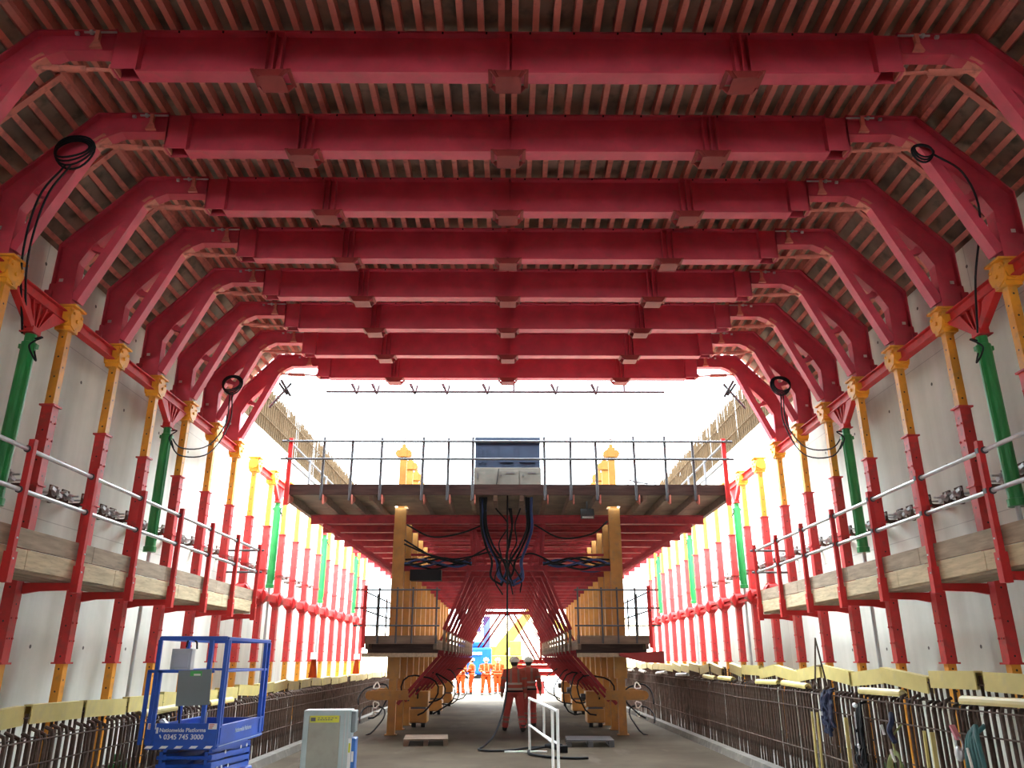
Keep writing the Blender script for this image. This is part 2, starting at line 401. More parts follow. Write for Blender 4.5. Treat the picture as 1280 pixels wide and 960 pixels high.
    for s in (-1, 1):
        st = MB()
        for f in (-1, 1):
            st.bar((s*.09, f*.142+.005, 1.17), (s*.085, f*.125, 1.42), .05, .012, (0, f, 0))
        st.bar((s*.085, -.125, 1.42), (s*.08, -.05, 1.515), .05, .012, (0, -1, 1)); st.bar((s*.085, .125, 1.42), (s*.08, .05, 1.515), .05, .012, (0, 1, 1)); st.bar((s*.08, -.055, 1.512), (s*.08, .055, 1.512), .05, .012)
        part('shoulder_band', st, REFLD_, root)
    part('reflective_band', sb, REFL_, root)
    lg = MB()
    for i in (0, 1):
        for k_, zz in ((.35, 0), (.6, 0)):
            p = knee[i].lerp(ank[i], k_); q = knee[i].lerp(ank[i], k_+.12); lg.tube([p, q], [.086, .084], 14)
        sh, el, wr = arm_pts(i)
        for k_ in (.35,): lg.tube([el.lerp(wr, k_), el.lerp(wr, k_+.2)], [.066, .063], 12)
        lg.tube([sh.lerp(el, .55), sh.lerp(el, .73)], [.081, .078], 12)
    part('limb_band', lg, REFLD_, root)
    if vest:
        bl = MB(); bl.loft([(0, 0, .945, .205, .155), (0, 0, .985, .20, .15)], 20); part('belt', bl, BLK, root)
    return root
AR = ((.04, -.02, .28), (.06, .04, .54))
AR2 = ((.07, -.04, .27), (.09, .02, .53))
ARB = ((.06, .05, .27), (-.05, .22, .34))
person('person in dark orange workwear seen from behind, left of the central pair, legs apart', (.19, 22.0, 0), .05,
       [(-.10, .14, 0), (.07, -.16, 0)], [AR2, AR], ORGD, ORGT, True, .012, -.1)
person('person in dark orange workwear seen from behind, right of the central pair', (.60, 23.5, 0), -.1,
       [(0, -.06, 0), (0, .08, 0)], [AR, AR2], ORGD, ORGT, True, .012, .15)
person('person in bright orange at the far mouth, leftmost of the distant workers, arms folded', (-2.42, 44.0, 0), 2.6,
       [(-.02, 0, 0), (.02, .03, 0)], [ARB, ARB], ORG, ORG, False, .016)
person('person in bright orange at the far mouth, second from left, turned to the first', (-1.90, 44.8, 0), 1.4,
       [(-.02, 0, 0), (.03, .05, 0)], [ARB, AR], ORG, ORG, False, .016)
person('person in bright orange with elbows out, third from left of the distant workers', (-1.12, 44.2, 0), 3.3,
       [(-.06, 0, 0), (.05, .05, 0)], [((.14, -.02, .22), (.02, .16, .36)), ARB], ORG, ORG, False, .016)
person('person in bright orange, rightmost of the distant workers, beside the hanging cable', (-.50, 45.2, 0), 3.0,
       [(.02, 0, 0), (-.02, .02, 0)], [AR, AR], ORG, ORG, False, .016)

# ---------------------------------------------------------------- setting
WX = 6.9; WT = 7.85
struct('wall_left', MB().bx(-WX-.6, -WX, -30, 37.6, 0, WT), WALLM)
struct('wall_right', MB().bx(WX, WX+.6, -30, 37.6, 0, WT), WALLM)
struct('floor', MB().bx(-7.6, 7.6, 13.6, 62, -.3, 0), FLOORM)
struct('floor_near_bounce', MB().bx(-7.6, 7.6, -46, 13.6, -.3, 0), mat('pale_bounce_concrete', (.66, .64, .60), .9, var=.08))  # unseen floor, coloured pale to bounce light up onto the beam undersides
g = MB(); nx, ny = 30, 30
for iy in range(ny):
    for ix in range(nx): pass
gv = [(-130+260*ix/nx, 37+(180*iy/ny), -.06+.0*iy) for iy in range(ny+1) for ix in range(nx+1)]
g.add(gv, [(iy*(nx+1)+ix, iy*(nx+1)+ix+1, (iy+1)*(nx+1)+ix+1, (iy+1)*(nx+1)+ix) for iy in range(ny) for ix in range(nx)])
o = part('site_ground', g, SAND); o['kind'] = 'structure'
hl = MB(); nx, ny = 60, 14; vs = []
for iy in range(ny+1):
    for ix in range(nx+1):
        x = -120+240*ix/nx; t = iy/ny; y = 66+55*t
        vs.append((x, y+3*math.sin(x*.07), -.1+ (4.2+2.6*math.sin(x*.05+1.2)+1.0*math.sin(x*.21))*min(1, t*1.9)**1.4))
hl.add(vs, [(iy*(nx+1)+ix, iy*(nx+1)+ix+1, (iy+1)*(nx+1)+ix+1, (iy+1)*(nx+1)+ix) for iy in range(ny) for ix in range(nx)])
o = part('earth_bank', hl, SAND, smooth=True); o['kind'] = 'structure'
for s in (-1, 1):
    k = MB(); k.prism([(s*4.2, 0), (s*4.42, 0), (s*4.42, .12), (s*4.24, .12)], -45, 38, 'y')
    struct('trim_%d' % (1 if s < 0 else 2), k, KERBM)
    k = MB(); k.bx(s*4.43, s*6.88, -45, 38, .0, .06)
    struct('trim_%d' % (3 if s < 0 else 4), k, KERBM)

# roof formwork panels: plywood on joists
Y0, Y1 = -30.0, 18.25
BZ = 8.80                                     # top of main beams
def panel(label, path, n, pn, ov=0):
    t = thing('roof_formwork', label, 'formwork panel', (0, 0, 0), 'panels lining the roof')
    (xa, za), (xb, zb) = path; d = V((xb-xa, 0, zb-za)); L_ = d.length; d.normalize(); nrm = V((-d.z, 0, d.x))
    if nrm.z < 0: nrm = -nrm
    a, b = V((xa, 0, za))+nrm*.155-d*ov, V((xb, 0, zb))+nrm*.155+d*ov
    L_ += 2*ov
    p = MB(); c = (a+b)/2
    m = Matrix((d, V((0, 1, 0)), nrm)).transposed()
    p.box((c.x, (Y0+Y1)/2, c.z)+nrm*.012 if False else V((c.x, (Y0+Y1)/2, c.z))+nrm*.012, (L_, Y1-Y0, .022), m)
    part('plywood_sheet', p, PLY, t)
    for i in range(n):
        q = (i+.5)/n if pn is None else pn(i)
        cc = V((xa, 0, za)).lerp(V((xb, 0, zb)), q)+nrm*.077
        j = MB(); j.box((0, (Y0+Y1)/2, 0), (.075, Y1-Y0-.02, .15), m)
        part('joist', j, JOIST, t, loc=cc)
    return t
FX = 5.73
panel('left half of the flat roof formwork with red joists under plywood', ((-FX, BZ), (-.0, BZ)), 24, lambda i: (.01+i*.976/23))
panel('right half of the flat roof formwork with red joists under plywood', ((.0, BZ), (FX, BZ)), 24, lambda i: (.014+i*.976/23))
for s in (-1, 1):
    t = panel('sloping %s haunch formwork with red joists, between roof and wall' % SD[s], ((s*5.66, BZ-.02), (s*6.74, 7.60)), 7, lambda i: .03+i*.94/6, .13)
    for i in range(-1, 7):
        y = 9+1.5*i+.62
        st = MB(); st.bar((s*5.66, y, BZ-.06), (s*6.70, y, 7.62), .09, .03, (s*.7, 0, .7)); part('cross_strap', st, JOIST, t)

# ---------------------------------------------------------------- roof arch frames
def arch(i, src=None):
    y = 9+1.5*i
    lab = 'dark red roof arch frame, %s from the camera end' % ORD[i+1]
    if i == 6: lab = 'dark red roof arch framing the open sky, last of the row'
    if src: return copy_tree(src, (0, y, 0), lab)
    r = thing('roof_arch', lab, 'roof frame', (0, y, 0), 'arch frames under the roof formwork')
    b = MB(); b.ibeam((-4.32, 0, 8.49), (4.32, 0, 8.49), .60, .19, .025, .016)
    for k in range(-16, 17):
        if k % 2: b.box((k*.26, -.055, 8.777), (.03, .06, .02))
    part('cross_beam', b, REDB, r)
    hb = MB()
    for k in range(-16, 17):
        if k % 2: hb.cyl((k*.26, -.095, 8.757), (k*.26, -.095, 8.775), .012, 8)
    part('flange_bolts', hb, BLK, r)
    for x in (-2.75, 0, 2.75):
        k = MB()
        if x: 
            for dx in (-.09, .0, .09): k.box((x+dx, -.06, 8.49), (.018, .10, .545))
        else:
            k.box((x, -.06, 8.49), (.03, .10, .545)); k.box((x+.05, -.06, 8.49), (.012, .10, .545))
        part('web_stiffener', k, REDB, r)
        k = MB(); z0 = 8.19
        k.prism([(x-.23, z0), (x+.23, z0), (x+.15, z0-.10), (x-.15, z0-.10)], -.14, -.125)
        k.prism([(x-.23, z0), (x+.23, z0), (x+.15, z0-.10), (x-.15, z0-.10)], .125, .14)
        k.box((x, 0, z0-.10), (.30, .28, .012)); k.box((x-.21, 0, z0-.01), (.05, .3, .02)); k.box((x+.21, 0, z0-.01), (.05, .3, .02))
        k.tube([(x-.16, -.16, z0-.02), (x-.11, -.16, z0-.115), (x+.11, -.16, z0-.115), (x+.16, -.16, z0-.02)], .008, 6)
        part('hanger_bracket', k, REDK, r)
    for s in (-1, 1):
        k = MB(); k.bx(s*4.32, s*4.335, -.12, .12, 8.19, 8.79); k.bx(s*4.335, s*4.62, -.11, -.095, 8.22, 8.74); k.bx(s*4.335, s*4.62, .095, .11, 8.22, 8.74); k.bx(s*4.60, s*4.62, -.11, .11, 8.22, 8.74)
        part('end_connector', k, REDB, r)
        # bent girder
        out = [(4.64, 8.79), (5.60, 8.79), (6.70, 7.60), (6.70, 6.62)]
        inn = [(4.64, 8.50), (5.24, 8.50), (5.50, 8.38), (6.22, 7.60), (6.38, 7.30), (6.38, 6.62)]
        if s < 0: O = [(-a, b_) for a, b_ in out]; I = [(-a, b_) for a, b_ in inn]
        else: O, I = out, inn
        k = MB()
        # web as a strip of convex quads
        def q(a, b_, c, d): k.prism([a, b_, c, d], -.008, .008)
        q(O[0], I[0], I[1], O[1]); q(O[1], I[1], I[2], I[3]); k.prism([O[1], I[3], O[2]], -.008, .008); k.prism([O[2], I[3], I[4]], -.008, .008); q(O[2], I[4], I[5], O[3])
        for path in (O, I):
            for a, c in zip(path, path[1:]):
                k.bar((a[0], 0, a[1]), (c[0], 0, c[1]), .20, .022, (0, 1, 0)) if False else k.bar((a[0], 0, a[1]), (c[0], 0, c[1]), .022, .17, (0, 1, 0))
        k.bx(s*4.63, s*4.65, -.1, .1, 8.49, 8.80); k.bx(s*6.34, s*6.74, -.12, .12, 6.60, 6.63)
        k.bx(s*6.36, s*6.72, -.1, -.085, 6.63, 6.95)
        k.bar((s*6.70, -.14, 6.78), (s*6.70, -.08, 6.78), .10, .10)
        part('bent_girder', k, REDB, r)
        k = MB(); k.bar((s*5.62, 0, 8.33), (s*6.33, 0, 6.68), .17, .13, (0, 1, 0)) if False else k.bar((s*5.60, 0, 8.36), (s*6.34, 0, 6.70), .13, .17, (0, 1, 0))
        part('diagonal_strut', k, REDB, r)
        k = MB(); k.bar((s*5.98, 0, 7.50), (s*6.24, 0, 7.58), .08, .10, (0, 1, 0)); k.bar((s*6.08, 0, 7.52), (s*6.3, 0, 7.76), .04, .06, (0, 1, 0))
        part('link_plate', k, REDB, r)
        k = MB(); k.cyl((s*4.60, 0, 8.28), (s*5.58, 0, 8.32), .022, 8); k.cyl((s*4.95, 0, 8.295), (s*5.35, 0, 8.31), .042, 10)
        k.bar((s*5.44, 0, 8.44), (s*5.62, 0, 8.30), .10, .15, (0, 1, 0)); k.box((s*4.62, 0, 8.27), (.08, .15, .07))
        part('turnbuckle', k, JOIST, r)
        k = MB(); k.cyl((s*4.62, -.12, 8.73), (s*5.0, -.12, 8.73), .013, 8); k.cyl((s*4.9, -.12, 8.73), (s*4.93, -.12, 8.73), .03, 8); k.cyl((s*5.06, -.12, 8.71), (s*5.10, -.12, 8.71), .024, 8)
        part('adjusting_screw', k, GALV, r)
        k = MB(); k.prism([(s*4.76, 8.50), (s*4.90, 8.50), (s*4.85, 8.62), (s*4.81, 8.62)], -.14, -.10); k.box((s*4.83, -.12, 8.67), (.05, .05, .14))
        part('screw_bracket', k, JOIST, r)
        for zz, w in ((7.05, .05),):
            k = MB(); k.box((s*6.62, -.013, zz), (.06, .006, .05)); part('white_tag', k, WHT, r, 'small white paper tag')
    return r
A0 = arch(-1)
for i in range(0, 7): arch(i, A0)
for q, y in ((0, 6.0), (1, 4.5), (2, 3.0)): copy_tree(A0, (0, y, 0), 'dark red roof arch overhead, %s behind the first one in view' % ('just', 'two bays', 'three bays')[q])

# ---------------------------------------------------------------- wall props, walers, jacks
PX = 6.4
def prop_proto(s):
    r = thing('telescopic_prop', '', 'prop', (s*PX, 9, 0), 'telescopic props standing along the %s wall' % SD[s])
    k = MB(); k.bx(-.06, .06, -.06, .06, .06, 1.70); k.bx(-.14, .14, -.14, .14, 0, .02)
    part('foot_tube', k, YELH, r)
    k = MB(); k.bx(-.078, .078, -.078, .078, 1.69, 5.10)
    for z in (1.70, 5.09): k.bx(-.105, .105, -.105, .105, z-.012, z+.012)
    k.bx(-.10, .10, -.10, .10, 3.96, 3.985)
    for zz in (2.0, 2.25, 4.35, 4.6, 4.85): k.cyl((-s*.078, -.05, zz), (-s*.095, -.05, zz), .014, 6); k.cyl((-s*.078, .05, zz), (-s*.095, .05, zz), .014, 6); k.cyl((-.05, -.078, zz+.06), (-.05, -.09, zz+.06), .012, 6)
    part('outer_tube', k, REDH, r)
    k = MB(); k.bx(-.06, .06, -.06, .06, 5.10, 6.32); part('inner_tube', k, YELH, r)
    k = MB(); k.cyl((-.10, 0, 3.30), (.10, 0, 3.30), .20, 20); k.cyl((0, -.11, 3.30), (0, .11, 3.30), .19, 20)
    part('coupling_disc', k, RED, r)
    k = MB(); k.cyl((-.13, 0, 6.40), (-.085, 0, 6.40), .17, 8); k.cyl((.085, 0, 6.40), (.13, 0, 6.40), .17, 8); k.bx(-.10, .10, -.14, .14, 6.28, 6.56)
    k.bx(-.16, .16, -.16, .16, 6.565, 6.595); k.cyl((0, -.17, 6.42), (0, .17, 6.42), .13, 8)
    for a in (-.1, .1):
        k.cyl((-s*.13, a, 6.47), (-s*.15, a, 6.47), .022, 6)
    k.cyl((-s*.13, 0, 6.38), (-s*.155, 0, 6.38), .03, 8)
    k.bx(-.11, .11, -.11, .11, 6.22, 6.28)
    part('prop_head', k, YEL, r)
    return r
for s in (-1, 1):
    pr = prop_proto(s)
    disc = [c for c in pr.children if c.name.startswith('coupling_disc')][0]
    for i in range(0, 19):
        lab = 'red prop with yellow head against the %s wall, %s from the camera end' % (SD[s], ORD[i])
        if i == 0: pr['label'] = lab
        else:
            t = copy_tree(pr, (s*PX, 9+1.5*i, 0), lab)
            if i < 7:
                for c in [c for c in t.children if c.name.startswith('coupling_disc')]: bpy.data.objects.remove(c)
    bpy.data.objects.remove(disc)
    for i in (-1, -2): copy_tree(pr, (s*PX, 9+1.5*i, 0), 'red prop on the %s wall, %s before the first in view' % (SD[s], {-1: 'one bay', -2: 'two bays'}[i]))
    # head-level walers
    w0 = None; n = 0
    for i in range(-1, 18):
        if i == 6: continue
        n += 1
        lab = 'red waler between prop heads on the %s wall, %s from the camera end' % (SD[s], ORD[n-1])
        if w0 is None:
            w0 = tag(part('steel_waler', MB().ibeam((0, .165, 0), (0, 1.335, 0), .17, .13, .014, .01), RED, loc=(s*PX, 9+1.5*i, 6.40)), lab, 'beam', 'red waler beams along the %s wall' % SD[s])
        else:
            c = w0.copy(); C.objects.link(c); c.location = (s*PX, 9+1.5*i, 6.40); c['label'] = lab
    l0 = None
    for n, i in enumerate(range(7, 18)):
        lab = 'short red channel between prop discs on the %s wall, %s from the camera end' % (SD[s], ORD[n])
        if l0 is None:
            k = MB(); k.bx(-.05, .05, .12, 1.38, -.09, -.03); k.bx(-.05, .05, .12, 1.38, .03, .09); k.bx(.03, .05, .12, 1.38, -.09, .09)
            l0 = tag(part('coupling_channel', k, RED, loc=(s*PX, 9+1.5*i, 3.30)), lab, 'beam', 'coupling channels along the %s wall' % SD[s])
        else:
            c = l0.copy(); C.objects.link(c); c.location = (s*PX, 9+1.5*i, 3.30); c['label'] = lab
    # jacks
    j0 = None
    for n, y in enumerate((9.75, 14.25, 21.75, 27.75, 33.75)):
        lab = 'green hydraulic jack between props on the %s wall, %s from the camera end' % (SD[s], ORD[n])
        if j0: copy_tree(j0, (s*PX, y, 0), lab); continue
        j0 = thing('hydraulic_jack', lab, 'jack', (s*PX, y, 0), 'green jacks on the %s wall' % SD[s])
        k = MB()
        k.prism([(-.60, 6.31), (-.30, 6.31), (-.03, 5.95), (-.09, 5.93)], -.05, .05, 'x'); k.prism([(.60, 6.31), (.30, 6.31), (.03, 5.95), (.09, 5.93)], -.05, .05, 'x')
        k.prism([(-.30, 6.31), (.30, 6.31), (0.04, 5.9), (-.04, 5.9)], -.008, .008, 'x')
        for a in (-.16, 0, .16): k.bar((0, a, 6.31), (0, a*.2, 5.93), .018, .09, (1, 0, 0))
        k.bx(-.07, .07, -.09, .09, 5.86, 5.96); k.bx(-.09, .09, -.13, .13, 5.86, 5.875)
        part('bracket', k, RED, j0)
        k = MB(); k.tube([(0, 0, 5.86), (0, 0, 5.75), (0, 0, 5.74), (0, 0, 3.66), (0, 0, 3.65), (0, 0, 3.56)], [.07, .07, .092, .092, .11, .11], 18)
        k.cyl((-s*.11, -.05, 5.7), (-s*.11, -.05, 3.75), .014, 8); k.bx(-.12, .12, -.03, .03, 5.66, 5.72)
        part('cylinder', k, GRN, j0, smooth=False)
        part('piston_rod', MB().cyl((0, 0, 3.56), (0, 0, .25), .032, 12), LGREY, j0)
        k = MB(); k.cyl((-.07, 0, .2), (.07, 0, .2), .08, 12); k.bx(-.13, .13, -.13, .13, .0, .13); part('foot_clevis', k, GRN, j0)
        k = MB(); k.tube(spl([(-s*.08, -.02, 5.8), (-s*.22, -.10, 5.78), (-s*.15, -.22, 5.62), (-s*.2, -.1, 5.45), (-s*.13, -.06, 5.6)]), .012, 6)
        part('short_hose', k, BLK, j0)
    # form ties with wing nuts
    t0 = None; n = 0
    for i in range(0, 13):
        for dy in (-.60, -.27, .30):
            lab = 'wing-nut tie projecting from the %s wall, %s from the camera end' % (SD[s], ORD[n]); n += 1
            y = 9+1.5*i+dy
            if t0: copy_tree(t0, (s*WX, y, 4.06+(.05 if dy > 0 else 0)), lab); continue
            t0 = thing('form_tie', lab, 'wall tie', (s*WX, y, 4.06), 'wing-nut ties on the %s wall' % SD[s])
            k = MB(); k.cyl((0, 0, 0), (-s*.45, 0, 0), .015, 8); part('tie_rod', k, GALV, t0)
            k = MB(); k.box((-s*.24, 0, 0), (.025, .19, .19)); k.bar((-s*.12, 0, -.10), (-s*.24, 0, -.02), .07, .03); k.box((-s*.12, 0, -.07), (.24, .05, .05)); part('anchor_plate', k, RUST, t0)
            k = MB(); k.cyl((-s*.25, 0, 0), (-s*.35, 0, 0), .055, 10, .034); k.bar((-s*.29, -.14, .04), (-s*.29, .14, -.04), .04, .05); k.cyl((-s*.25, 0, 0), (-s*.262, 0, 0), .065, 12); part('wing_nut', k, GALV, t0)

# ---------------------------------------------------------------- wall walkways
RX = 5.6
for s in (-1, 1):
    r = thing('timber_walkway', 'timber walkway on red brackets with tube handrails along the %s wall' % SD[s], 'walkway', (s*RX, 6, 0), 'wall walkways')
    for i in range(-1, 7):
        y = 3+1.5*i
        k = MB(); k.bx(-.035, .035, y-.035, y+.035, 2.58, 4.2); k.bx(-.05, .05, y-.05, y+.05, 2.56, 2.9); part('post', k, RED, r)
        k = MB(); k.prism([(0, 2.69), (0, 2.60), (s*.5, 2.585), (s*.70, 2.55), (s*.70, 2.69)], y+.015, y+.075); part('bracket_arm', k, RED, r)
        k = MB()
        for z in (4.08, 3.60): k.cyl((s*.03, y-.05, z), (s*.03, y+.05, z), .045, 8); k.bx(-.045, .0, y-.03, y+.03, z-.03, z+.03)
        part('tube_clamp', k, DKST, r)
        k = MB()
        for z in (2.82, 3.05): k.cyl((-s*.05, y-.02, z), (-s*.058, y-.02, z), .012, 6)
        part('bolt', k, GALV, r)
    ya, yb = .2, 12.08
    cuts = [ya, 3.4, 5.6, 7.9, 10.1, yb]
    for a, b_ in zip(cuts, cuts[1:]):
        k = MB(); k.bx(s*.05, s*.09, a+.004, b_-.004, 2.735, 2.965); part('fascia_board', k, WOOD, r, bevel=.004)
    cuts = [ya, 2.5, 4.9, 7.3, 9.7, yb]
    for a, b_ in zip(cuts, cuts[1:]):
        k = MB(); k.bx(s*.05, s*.085, a+.004, b_-.004, 2.975, 3.20); part('toe_board', k, WOODG, r, bevel=.004)
    for q in range(3):
        k = MB(); k.bx(s*(.10+q*.19), s*(.28+q*.19), ya, yb, 2.70, 2.738); part('deck_board', k, WOODG, r)
    for z in (4.08, 3.60): part('guard_rail', MB().cyl((s*.03, ya-.6, z), (s*.03, yb+.1, z), .027, 10), GALV, r)
    k = MB()
    for z in (4.08, 3.60): k.cyl((-s*.08, yb-.02, z), (s*.72, yb-.02, z), .024, 8)
    part('end_rail', k, DKST, r)

# ---------------------------------------------------------------- rebar mats with caps
def mat_thing(s, x, h, label, hook=False):
    r = thing('rebar_mat', label, 'rebar', (s*x, 7, 0), 'starter bar mats beside the walls')
    n0 = 100; sp = .14
    def one(k, j, hh, rr):
        if hook: k.tube([(j, 0, .06), (j, 0, hh-.1), (j+s*.02, 0, hh-.03), (j+s*.09, 0, hh)], rr, 6)
        else: k.tube([(j, 0, .06), (j*1.1, 0, hh)], rr, 6)
    meshes = []
    for q in range(5):
        k = MB(); one(k, R.uniform(-.015, .015), h+R.uniform(-.02, .03), .018); meshes.append(k.mesh('rebar', RUST))
    for i in range(n0):
        o = part('vertical_bar', meshes[R.randrange(5)], None, r, loc=(0, i*sp+R.uniform(-.02, .02), 0)); o.rotation_euler = (R.uniform(-.012, .012), 0, 0)
    k = MB()
    for i in range(n0, 216):
        y = i*sp+R.uniform(-.02, .02); k.tube([(R.uniform(-.015, .015), y, .06), (0, y, h+R.uniform(-.02, .03))], .019, 5)
    o = part('vertical_bars', k, RUST, r); o['kind'] = 'stuff'
    for z in [.45, h-.28, h-.07]:
        k = MB(); k.tube([(-s*.025, -.4+q*2, z+R.uniform(-.015, .015)) for q in range(17)], .009, 6); part('horizontal_bar', k, RUST, r)
    return r
mat_thing(-1, 5.3, 1.20, 'rusty starter bar mat on the left, taller row nearer the concrete wall')
mat_thing(-1, 4.58, 1.08, 'rusty starter bar mat on the left, lower row beside the floor kerb', True)
mat_thing(1, 5.3, 1.55, 'rusty starter bar mat on the right, taller row nearer the concrete wall')
mat_thing(1, 4.58, 1.34, 'rusty starter bar mat on the right, lower row beside the floor kerb', True)
# a few yellow painted bars
yb_ = [(4.50, 12.35), (4.50, 12.55), (4.49, 11.3), (4.49, 9.05), (4.49, 9.22)]
for n, (x, y) in enumerate(yb_):
    k = MB(); k.bar((0, 0, .05), (0.02, 0, 1.02), .045 if n in (2, 3) else .028, .02, (0, 1, 0))
    tag(part('yellow_bar', k, CAP, loc=(x, y, 0)), 'upright yellow painted bar in the right starter bars, %s from the far end' % ORD[{1: 0, 0: 1, 2: 2, 4: 3, 3: 4}[n]], 'bar', 'yellow bars among the right starter bars')
def cap_board(L_, hgt=.20, m=CAP):
    k = MB(); k.bx(-.05, .05, -L_/2, L_/2, hgt-.02, hgt); k.bx(-.05, -.035, -L_/2, L_/2, 0, hgt-.02); k.bx(.035, .05, -L_/2, L_/2, 0, hgt-.02)
    return k.mesh('cap', m)
cm = [cap_board(1.16), cap_board(1.06), cap_board(1.2)]
cw = [cap_board(1.16, .16, CAPW)]
for s, h in ((-1, 1.20), (1, 1.55)):
    y = 6.9; n = 0
    while y < 36.5:
        L_ = R.choice((1.1, 1.2, 1.25)); me = R.choice(cm)
        if 15 < y < 17 and s > 0 and False: pass
        if R.random() < .07 and y > 11: y += .6
        o = tag(part('rebar_guard', me, None, loc=(s*5.3, y+L_/2, h-.14+R.uniform(-.02, .02))), 'pale yellow cap board on the %s taller bars, %s from the camera end' % (SD[s], ORD[n]), 'rebar cap', 'yellow caps on the %s taller bars' % SD[s])
        o.rotation_euler = (R.uniform(-.055, .055)*(1.7 if s > 0 else 1), R.uniform(-.03, .03), R.uniform(-.03, .03)); n += 1; y += L_
def roundcap(L_, m):
    k = MB(); pts = []
    for q in range(9):
        a = -PI*.15+q*PI*1.3/8; pts.append((.055*math.cos(a), .055*math.sin(a)))
    inner = [(x*.82, z*.82) for x, z in pts[::-1]]
    for (a, b_), (c, d) in zip(zip(pts, inner[::-1]), zip(pts[1:], inner[::-1][1:])):
        k.prism([a, c, d, b_], -L_/2, L_/2)
    return k.mesh('roundcap', m)
rc = roundcap(1.15, CAP); rw = roundcap(1.3, CAPW)
lst = [(1, 7.9, CAP), (1, 10.35, CAP), (1, 13.4, CAP), (1, 14.8, CAP), (1, 17.6, CAP), (1, 19.0, CAP), (1, 22.0, CAPW), (1, 25, CAPW), (1, 28.4, CAPW), (1, 31, CAPW), (1, 34, CAPW), (-1, 11.2, CAP), (-1, 13.6, CAP)]
cnt = {-1: 0, 1: 0}
for s, y, m in lst:
    hh = 1.36 if s > 0 else 1.10
    o = tag(part('rebar_guard', rc if m is CAP else rw, None, loc=(s*4.57+s*.04, y, hh)), '%s round cap on the %s lower bars, %s from the camera end' % ('pale yellow' if m is CAP else 'white', SD[s], ORD[cnt[s]]), 'rebar cap', 'round caps on the %s lower bars' % SD[s])
    cnt[s] += 1; o.rotation_euler = (R.uniform(-.05, .05), 0, R.uniform(-.04, .04))
# wall-top starter bars
for s in (-1, 1):
    r = thing('starter_bars', 'tall sunlit starter bars standing on top of the %s wall against the sky' % SD[s], 'rebar', (s*(WX+.12), 18.4, WT), 'starter bars above the walls')
    ms = []
    for q in range(5):
        k = MB(); k.tube([(0, 0, 0), (R.uniform(-.03, .03), R.uniform(-.03, .03), 1.55+R.uniform(-.12, .1))], .022, 6); ms.append(k.mesh('bar', RUSTSKY))
    for i in range(100): part('vertical_bar', ms[R.randrange(5)], None, r, loc=(0 if i % 2 else s*.07, i*.1+R.uniform(-.02, .02), 0))
    k = MB()
    for i in range(100, 190): k.tube([(0 if i % 2 else s*.07, i*.1, 0), (0, i*.1, 1.5+R.uniform(-.1, .12))], .022, 5)
    for lay in (.2, .32):
        for i in range(0, 150): y = R.uniform(0, 19); k.tube([(s*lay, y, 0), (s*lay, y+R.uniform(-.04, .04), 1.45+R.uniform(-.1, .15))], .022, 5)
    o = part('vertical_bars', k, RUSTSKY, r); o['kind'] = 'stuff'
    for z in (.5, 1.1): part('horizontal_bar', MB().cyl((-s*.035, -.2, z), (-s*.035, 19.1, z), .016, 6), RUSTSKY, r)

# things hanging on the right-hand bars
def hang(name, lab, cat, objs):
    r = thing(name, lab, cat, objs[0][3], None)
    for nm, k, m, _ in objs: part(nm, k, m, r)
    return r
HX = 4.49
k = MB(); 
for q in range(9): 
    a = R.uniform(-.14, .14); k.tube(spl([(0, a, 0), (-.05, a+R.uniform(-.08, .08), -.18), (-.04, a*.8, -.38), (-.03-.05*R.random(), a*.5+R.uniform(-.1, .1), -.55)], 4), .018, 6)
for q in range(16):
    a, z = R.uniform(-.16, .16), R.uniform(-.42, -.02); k.tube(spl([(-.03, a, z), (-.08, a+R.uniform(-.12, .12), z-.07), (-.04, a+R.uniform(-.1, .1), z-.16)], 4), .024, 6)
k.tube([(-.0, 0, 0), (.09, 0, .02)], .016, 6)
hang('safety_harness', 'dark navy safety harness bundle hanging on the right bars nearest the yellow bars', 'harness', [('webbing', k, HARN, (HX, 11.75, 1.34)), ('buckle', MB().box((-.12, .03, -.3), (.02, .04, .05)), GALV, None)])
k = MB()
for q in range(8):
    a = R.uniform(-.12, .12); k.tube(spl([(0, a*.4, 0), (-.04, a, -.25), (-.05, a*1.1, -.6), (-.03, a*.4, -.95)], 5), .014, 6)
for q in range(16):
    a, z = R.uniform(-.12, .12), R.uniform(-.9, -.15); k.tube(spl([(-.03, a, z), (-.07, a+R.uniform(-.1, .1), z-.08), (-.04, a+R.uniform(-.08, .08), z-.2)], 4), .018, 6)
k.tube([(-.0, 0, 0), (.09, 0, .02)], .016, 6)
hang('cable_bundle', 'dark cable bundle with bright clips hanging left of the green rope coil', 'cables', [('cable', k, BLK, (HX, 10.75, 1.22)), ('clip', MB().ell((-.08, -.05, -.02), (.03, .05, .03)).ell((-.08, 0, -.5), (.02, .03, .03)).cyl((-.07, .02, -.1), (-.07, .04, -.6), .008, 6), GALV, None)])
k = MB()
for q in range(4): k.tube(circ((-.04-q*.012, 0, -.45), .12+.012*q, 20, 'yz', tilt=.3*q), .011, 6, True)
k.tube(spl([(.09, 0, 0), (-.03, .03, -.15), (-.04, 0, -.32)]), .012, 6)
hang('rope_coil', 'coil of olive green rope with white handles hanging on the right bars', 'rope', [('coil', k, ROPE, (HX, 9.85, 1.05)), ('handle', MB().cyl((-.08, .02, -.28), (-.08, -.05, -.40), .016, 8).cyl((-.08, .17, -.03), (-.08, .13, -.13), .018, 8), CAPW, None), ('strap', MB().tube(spl([(0, .05, .1), (-.05, -.04, .02), (-.05, .05, -.08), (-.04, -.03, -.2)]), .03, 6), HARN, None)])
k = MB()
